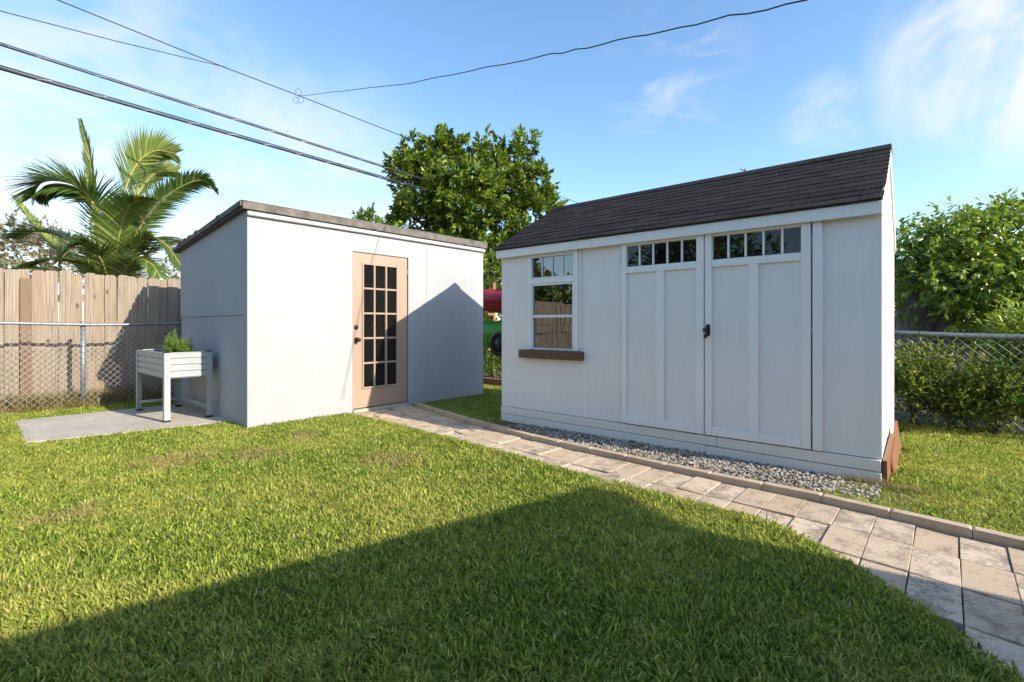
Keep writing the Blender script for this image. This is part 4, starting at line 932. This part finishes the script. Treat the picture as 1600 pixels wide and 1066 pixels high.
# ------------------------------------------------------------------ palm
PD = 11.0; pb = at(170, 508, PD); pb.z = 0
palm = thing('coconut_palm', pb, 'young coconut palm with arching fronds above the wooden fence', 'palm')
m2 = MB(); m2.tube([(pb.x, pb.y, -.1), (pb.x + .02, pb.y, .8), tuple(at(172, 420, PD))], [.2, .16, .13], 10); m2.build('trunk', M['barkg'], palm)
def frond(pxs, n0, lmax, mat, seed, sagl=.45, side_bias=0., spread=1.0, tint=(.2, .8), fold=.35, roll=0., rib=M['rib'], width=.038):
    R = np.random.default_rng(seed); P = [at(*p) for p in pxs]; n = int(n0 * 1.5)
    # smooth spine
    def cr(t):
        k = min(int(t), len(P) - 2); f = t - k; p0 = P[max(k-1, 0)]; p1 = P[k]; p2 = P[k+1]; p3 = P[min(k+2, len(P)-1)]
        return .5 * ((2*p1) + (p2 - p0) * f + (2*p0 - 5*p1 + 4*p2 - p3) * f*f + (3*p1 - p0 - 3*p2 + p3) * f**3)
    sp = [cr((len(P) - 1) * i / 40 * .9999) for i in range(41)]
    m3 = MB(); m3.tube(sp, [.020 * (1 - .85 * i / 40) + .003 for i in range(41)], 6)
    fr_ = m3.build('frond', rib, palm); fr_['label'] = fr_.get('label', 'palm frond rib with its leaflets') if False else None
    if fr_.get('label') is None and 'label' in fr_: del fr_['label']
    V, Fq, T = [], [], []; cam_p = Vector((0, 0, HC))
    for i in range(n):
        q = .10 + .90 * i / (n - 1); t_ = (len(P) - 1) * q * .9999; c_ = cr(t_); tan = (cr(min(t_ + .02, len(P) - 1.001)) - cr(max(t_ - .02, 0))).normalized()
        bn = tan.cross(Vector((0, 0, 1)))
        if bn.length < .25: bn = tan.cross(Vector((CA, SA, 0)).cross(Vector((0, 0, 1))))
        bn.normalize(); nn = bn.cross(tan).normalized()
        bn, nn = bn * math.cos(roll) + nn * math.sin(roll), nn * math.cos(roll) - bn * math.sin(roll)
        L = lmax * (math.sin(math.pi * min(1, .18 + .80 * q)) ** .6) * R.uniform(.85, 1.1)
        for sd in (-1, 1):
            d = (bn * sd * spread + tan * (.55 + .9 * q) + nn * (fold + R.normal(0, .06))).normalized(); p = c_.copy(); pts = []
            w = width * R.uniform(.8, 1.15); o = len(V); wv = tan.cross(d).normalized().cross(d).normalized()
            for s_ in range(5):
                ww = w * (.5, 1, .85, .5, .04)[s_]; V += [tuple(p + wv * ww / 2), tuple(p - wv * ww / 2)]
                p = p + d * L / 4; d = (d + Vector((R.normal(0, .03), R.normal(0, .03), -sagl * .25 * (.6 + .8 * s_ / 3)))).normalized()
            tt = R.uniform(*tint)
            if R.random() < .06: tt = .97
            for s_ in range(4): Fq.append((o + 2*s_, o + 2*s_ + 1, o + 2*s_ + 3, o + 2*s_ + 2)); T.append(tt)
    np_mesh('leaflets', V, np.array(Fq), mat, T, True, fr_, kind='stuff')
fm = M['frond']
frond([(170, 450, 11), (163, 380, 10.8), (150, 325, 10.5), (124, 294, 10.2), (93, 283, 10.0), (65, 286, 9.9), (52, 306, 9.9)], 75, 1.1, fm, 1, .5, tint=(.05, .5), fold=.35, roll=.35)
frond([(150, 326, 10.5), (128, 299, 10.25), (98, 288, 10.05), (70, 291, 9.95), (56, 310, 9.95)], 42, .55, fm, 21, .7, tint=(.0, .4), fold=-.9)
frond([(172, 450, 11), (182, 370, 11.0), (195, 300, 11.2), (215, 255, 11.4), (242, 236, 11.6), (272, 240, 11.8)], 80, .82, fm, 2, .35, tint=(.4, .95), fold=.15, roll=1.0)
frond([(172, 450, 11), (188, 370, 11.4), (212, 310, 11.8), (242, 272, 12.1), (275, 268, 12.3)], 60, .65, fm, 3, .4, tint=(.5, .98), roll=1.0)
frond([(170, 450, 11), (158, 370, 11.2), (147, 300, 11.3), (139, 240, 11.4), (127, 192, 11.4)], 50, .62, fm, 4, .05, spread=.24, tint=(.2, .7), fold=.1)
frond([(175, 450, 11), (205, 380, 10.8), (238, 328, 10.7), (278, 295, 10.6), (315, 282, 10.6), (338, 297, 10.6)], 66, .5, fm, 5, .5, tint=(.1, .6), fold=.1, roll=.7)
frond([(168, 450, 11), (140, 400, 11), (105, 375, 11), (60, 362, 11), (25, 372, 11)], 60, .75, fm, 6, .5, tint=(.05, .5))
frond([(165, 450, 11), (125, 420, 11.3), (85, 385, 11.6), (50, 345, 11.8), (22, 308, 11.9)], 50, .5, fm, 7, .12, spread=.45, tint=(.5, .98), fold=.15)
frond([(176, 450, 11), (205, 395, 10.9), (235, 372, 10.9), (262, 385, 10.9), (282, 415, 10.9)], 60, .75, fm, 8, .7, tint=(.1, .6), fold=.0)
frond([(176, 450, 11), (215, 410, 11.4), (250, 385, 11.6), (285, 380, 11.8), (310, 400, 12)], 55, .7, fm, 9, .6, tint=(.1, .5), fold=.05)
frond([(168, 450, 11), (135, 415, 10.6), (95, 405, 10.3), (55, 410, 10.1), (15, 425, 10)], 55, .55, fm, 10, .6, tint=(.1, .6), fold=.05)
frond([(178, 450, 11), (182, 400, 10.7), (190, 350, 10.5), (205, 320, 10.3), (230, 310, 10.2)], 60, .8, fm, 12, .6, tint=(.2, .8), fold=.1)
frond([(172, 455, 11), (160, 410, 10.6), (140, 385, 10.4), (115, 385, 10.2), (95, 405, 10.1)], 55, .75, fm, 13, .7, tint=(.1, .6), fold=.1)
frond([(176, 460, 11), (196, 420, 10.6), (216, 405, 10.4), (236, 412, 10.3), (250, 432, 10.2)], 50, .7, fm, 14, .7, tint=(.1, .6), fold=.05)
frond([(-60, 440, 11), (-20, 412, 10.6), (20, 410, 10.4), (60, 420, 10.2), (95, 438, 10.1)], 60, .4, fm, 11, .5, tint=(.6, .99), fold=.05)

# ------------------------------------------------------------------ kayaks and bed in the gap between the sheds
def kayak(name, u0, u1, v, z, mat, hgt, beam, label):
    t = thing(name, ((u0 + u1) / 2, v, z - hgt / 2), label, 'kayak', None)
    n = 18; mm = 12; V, Fq = [], []
    for i in range(n + 1):
        q = i / n; k_ = max(.02, math.sin(math.pi * q) ** .55); rock = .12 * (2 * q - 1) ** 2
        for j in range(mm):
            a = 2 * math.pi * j / mm; y = math.cos(a) * beam / 2 * k_; zz = math.sin(a); zz = (zz * hgt * .35 if zz > 0 else zz * hgt * .65) * (.45 + .55 * k_) + rock
            V.append((u0 + (u1 - u0) * q, v + y, z + zz))
    for i in range(n):
        for j in range(mm): Fq.append((i*mm+j, i*mm+(j+1)%mm, (i+1)*mm+(j+1)%mm, (i+1)*mm+j))
    MB().add(V, Fq + [tuple(range(mm))[::-1], tuple(n*mm+j for j in range(mm))], True).build('hull', mat, t)
    MB().lathe(((u0 + u1) / 2, v, z + hgt * .33), (0, 0, 1), [(0, .24), (.03, .25), (.04, .22), (.01, .2)], 16).build('cockpit_rim', M['black'], t)
    MB().tube([(u0 + .5, v - beam * .42, z + .02), (u0 + .7, v - beam * .5, z + .0), (u0 + 1.4, v - beam * .51, z - .12), (u0 + 1.9, v - beam * .5, z - .05)], .008, 6).build('deck_line', M['black'], t)
    return t
kayak('kayak', -8.3, -5.2, 7.75, 1.72, M['red'], .52, .72, 'red kayak on the upper level of the rack between sheds')
kayak('kayak', -8.4, -5.1, 7.75, 1.02, M['green'], .62, .74, 'bright green kayak below the red one between sheds')
rk = thing('kayak_rack', (-6.7, 7.9, 0), 'dark timber rack holding two kayaks behind the sheds', 'rack')
for x in (-7.75, -5.75):
    MB().cbox(x, x + .08, 8.18, 8.26, -.05, 2.1, .005).build('post', M['timber'], rk)
    for z in (1.36, .58): MB().cbox(x + .002, x + .078, 7.35, 8.178, z, z + .055, .005).build('arm', M['timber'], rk)
wh = thing('wheel', (-6.62, 7.25, .3), 'black cart wheel propped before the green kayak', 'wheel')
m2 = MB(); m2.tube([(-6.60 + .20 * math.cos(a * math.pi / 12), 7.22, .78 + .20 * math.sin(a * math.pi / 12)) for a in range(25)], .05, 8, False); m2.build('tyre', M['black'], wh)
MB().lathe((-6.60, 7.19, .78), (0, 1, 0), [(0, .15), (.02, .16), (.06, .15)], 16).build('rim', M['black'], wh)
m2 = MB(); m2.tube([(-6.60, 7.24, .78), (-6.58, 7.3, .4), (-6.55, 7.32, -.02)], .02, 8); m2.build('strut', M['black'], wh)
tb = thing('garden_bed', (-6.5, 7.1, 0), 'timber edged garden bed between the two sheds', 'garden bed')
MB().cbox(-8.2, -5.0, 7.02, 7.12, -.05, .12, .008).build('timber', M['timber'], tb); MB().box(-8.1, -5.1, 7.121, 7.5, -.05, .10).build('soil', M['soil'], tb)
shrub('bed_plant', 770, 10.1, .6, .55, 'pale leafy plant in the garden bed under the kayaks', M['leaf_herb'], 110, 101, ll=.10, lw=.03, per=6)
he = [E(px, py, 14.0, 1.0, .9, .6) for px, py in ((740, 500), (780, 500), (760, 560), (740, 580), (790, 570), (765, 440))]
hg = thing('hedge', (at(765, 508, 14).x, at(765, 508, 14).y, 0), 'sunlit leafy hedge seen behind the kayaks', 'hedge')
leaves('foliage', hg, he, 700, 8, .15, .08, M['leaf_shrub'], 111, shell=.2, tl=.25, tintbias=.15)

# ------------------------------------------------------------------ overhead wires
def cable(name, pts, r, label, n=30, sag=0., lash=False, seed=0, wob=0.):
    P = [at(*p) for p in pts]; t = tag(link(name, bpy.data.meshes.new(name), None), label, 'cable', 'overhead utility cables')
    Rn = random.Random(seed); sp = []
    for i in range(n + 1):
        q = i / n * (len(P) - 1); k_ = min(int(q), len(P) - 2); p = P[k_].lerp(P[k_ + 1], q - k_)
        p.z -= sag * 4 * (i / n) * (1 - i / n); p.z += Rn.gauss(0, wob); sp.append(p)
    m2 = MB().tube(sp, r, 7); t.data.from_pydata(m2.v, [], m2.f); t.data.polygons.foreach_set('use_smooth', [True] * len(m2.f)); t.data.materials.append(M['cable'])
    if lash:
        ex = MB(); off = Vector((.02, 0, r * 1.5)); ex.tube([p + off for p in sp], r * .55, 6); ex.build('support_strand', M['cable'], t)
        hx = MB(); tot = n * 14
        hp = []
        for i in range(tot + 1):
            q = i / tot * n; k_ = min(int(q), n - 1); p = sp[k_].lerp(sp[k_ + 1], q - k_); a = i * .55
            hp.append(p + Vector((math.cos(a) * r * 1.35, 0, math.sin(a) * r * 1.35 + r * .5)))
        hx.tube(hp, .003, 4); hx.build('lashing_wire', M['lash'], t)
    return t
cable('utility_cable', [(-260, 32, 6.6), (0, 107, 8.5), (680, 302, 15.7), (800, 340, 20.5)], .027, 'thickest and lowest black cable bundle crossing the sky', lash=True)
cable('utility_cable', [(-260, -15, 6.6), (0, 70, 8.5), (690, 290, 15.9), (820, 335, 21)], .018, 'second lowest black cable just above the thick bundle', lash=True)
cable('utility_cable', [(-160, -105, 7.0), (90, 0, 9.03), (350, 105, 11.1), (468, 150, 12.4), (670, 229, 15.5), (905, 318, 24.0)], .011, 'thin upper cable sloping down from the top edge to the tree')
cable('utility_cable', [(-200, -32, 7.0), (0, 17, 8.5), (180, 64, 9.8), (352, 105, 11.1)], .009, 'thinnest cable joining the upper one left of centre')
cable('service_drop', [(468, 150, 12.4), (640, 130, 8.1), (860, 86, 5.62), (1040, 48, 4.6), (1260, 0, 3.83), (1560, -90, 3.15)], .0062, 'kinked service wire rising across the sky over the gable shed', wob=.006, n=40)
m2 = MB()
for (dx, dy, r_) in ((-.03, .10, .08), (-.08, -.10, .075), (.02, -.10, .085)):
    cc = at(468, 150, 12.38) + Vector((dx, dx * .6, dy)); m2.tube([cc + Vector((CA * r_ * math.cos(a * math.pi / 8), SA * r_ * math.cos(a * math.pi / 8), r_ * math.sin(a * math.pi / 8))) for a in range(17)], .0045, 5, False)
tag(m2.build('wire_coil', M['cable']), 'small loops of spare wire where service wire meets the upper cable', 'wire coil')

# ------------------------------------------------------------------ poles, house and trees around the garden
def pole(px, py, d, label):
    p = at(px, py, d); t = thing('utility_pole', (p.x, p.y, 0), label, 'utility pole')
    MB().tube([(p.x, p.y, -.2), (p.x, p.y, p.z)], [.15, .1], 10).build('shaft', M['pole'], t)
    MB().cbox(p.x - 1.1, p.x + 1.1, p.y - .05, p.y + .05, p.z - .55, p.z - .43, .01).build('crossarm', M['pole'], t)
    for k_ in (-.95, -.35, .35, .95): MB().lathe((p.x + k_, p.y, p.z - .43), (0, 0, 1), [(0, .03), (.06, .05), (.1, .05), (.16, .02)], 8).build('insulator', M['galv'], t)
    return t
p = at(1164, 264, 32); t = thing('roof_antenna', (p.x, p.y, 0), 'tiny mast tip peeking over the dark shingle ridge', 'mast')
MB().tube([(p.x, p.y, -.1), (p.x, p.y, p.z)], .06, 8).build('shaft', M['pole'], t); MB().tube([(p.x - .25, p.y - .2, p.z - .02), (p.x + .05, p.y, p.z - .16)], .03, 6).build('arm', M['pole'], t)
# neighbour pole and trees behind the viewer, mirrored in the door and window panes
bx, by = -3.45, -15.0; t = thing('utility_pole', (bx, by, 0), 'wooden utility pole mirrored in the right door pane', 'utility pole')
MB().tube([(bx, by, -.2), (bx + .15, by, 8.5)], [.17, .12], 10).build('shaft', M['pole'], t); MB().cbox(bx - 1.1, bx + 1.3, by - .05, by + .05, 7.6, 7.72, .01).build('crossarm', M['pole'], t)
MB().lathe((bx + .4, by - .1, 6.6), (0, 0, 1), [(0, .2), (.05, .24), (.7, .24), (.75, .2)], 12).build('transformer', M['galv'], t)
for i, (x, y, r_, z, lab) in enumerate(((-8.0, -13, 2.6, 3.4, 'round green tree mirrored in the left shed door'), (-12.5, -12, 2.0, 2.2, 'bushy tree standing beyond the wooden fence corner'), (-5.6, -16.5, 1.3, 2.6, 'low tree mirrored in the right shed door'), (-14.5, -8, 1.6, 2.6, 'tall tree beyond the wooden fence behind the viewer'), (-15.5, -3.5, 2.0, 2.8, 'bushy tree beyond the fence left of the frame'))):
    px_tree('garden_tree', (x, y, 0), [((x, y, z), (r_, r_, r_ * .85)), ((x + r_ * .5, y, z - .6), (r_ * .7, r_ * .7, r_ * .6)), ((x - r_ * .6, y + .3, z - .4), (r_ * .6, r_ * .6, r_ * .6))], lab, M['leaf_mid'], M['bark'], 700, 7, .34, .16, 200 + i, .15, shell=.4, tl=.4)
# the house whose roof shades the lawn
hs_ = thing('house', (7, 0, 0), 'house whose gable roof throws its shadow over the lawn', 'house')
sh = 2.7; ku, kv = SUN.x / SUN.z, SUN.y / SUN.z
E1 = (-1.93 + ku * sh, 3.02 + kv * sh); sl_ = .242
E0 = (E1[0] - sl_ * 11, E1[1] - 11); rw = 5.7; rz_ = sh + rw * .42
m2 = MB()
def rslab(a, b2, c_, d2, t_=.14): m2.hexa([*[(p[0], p[1], p[2] - t_) for p in (a, b2, c_, d2)], a, b2, c_, d2])
rslab((E0[0], E0[1], sh), (E0[0] + rw, E0[1], rz_), (E1[0] + rw, E1[1], rz_), (E1[0], E1[1], sh))
rslab((E0[0] + rw, E0[1], rz_), (E0[0] + 2 * rw, E0[1], sh), (E1[0] + 2 * rw, E1[1], sh), (E1[0] + rw, E1[1], rz_))
m2.build('roof', M['tile'], hs_)
m2 = MB(); o_ = .45
P4 = [(E0[0] + o_, E0[1] + .3), (E0[0] + 2 * rw - o_, E0[1] + .3), (E1[0] + 2 * rw - o_, E1[1] - .3), (E1[0] + o_, E1[1] - .3)]
m2.hexa([(*q, -.05) for q in P4] + [(*q, sh - .02) for q in P4])
for (q0_, q1_) in ((P4[0], P4[1]), (P4[3], P4[2])):
    md_ = ((q0_[0] + q1_[0]) / 2, q0_[1], rz_ - .35); yy = .08 if q0_ is P4[0] else -.08
    m2.add([(*q0_, sh - .02), (*q1_, sh - .02), md_, (q0_[0], q0_[1] + yy, sh - .02), (q1_[0], q1_[1] + yy, sh - .02), (md_[0], md_[1] + yy, md_[2])], [(0,1,2),(5,4,3),(0,2,5,3),(1,4,5,2)])
m2.build('wall', M['house'], hs_)
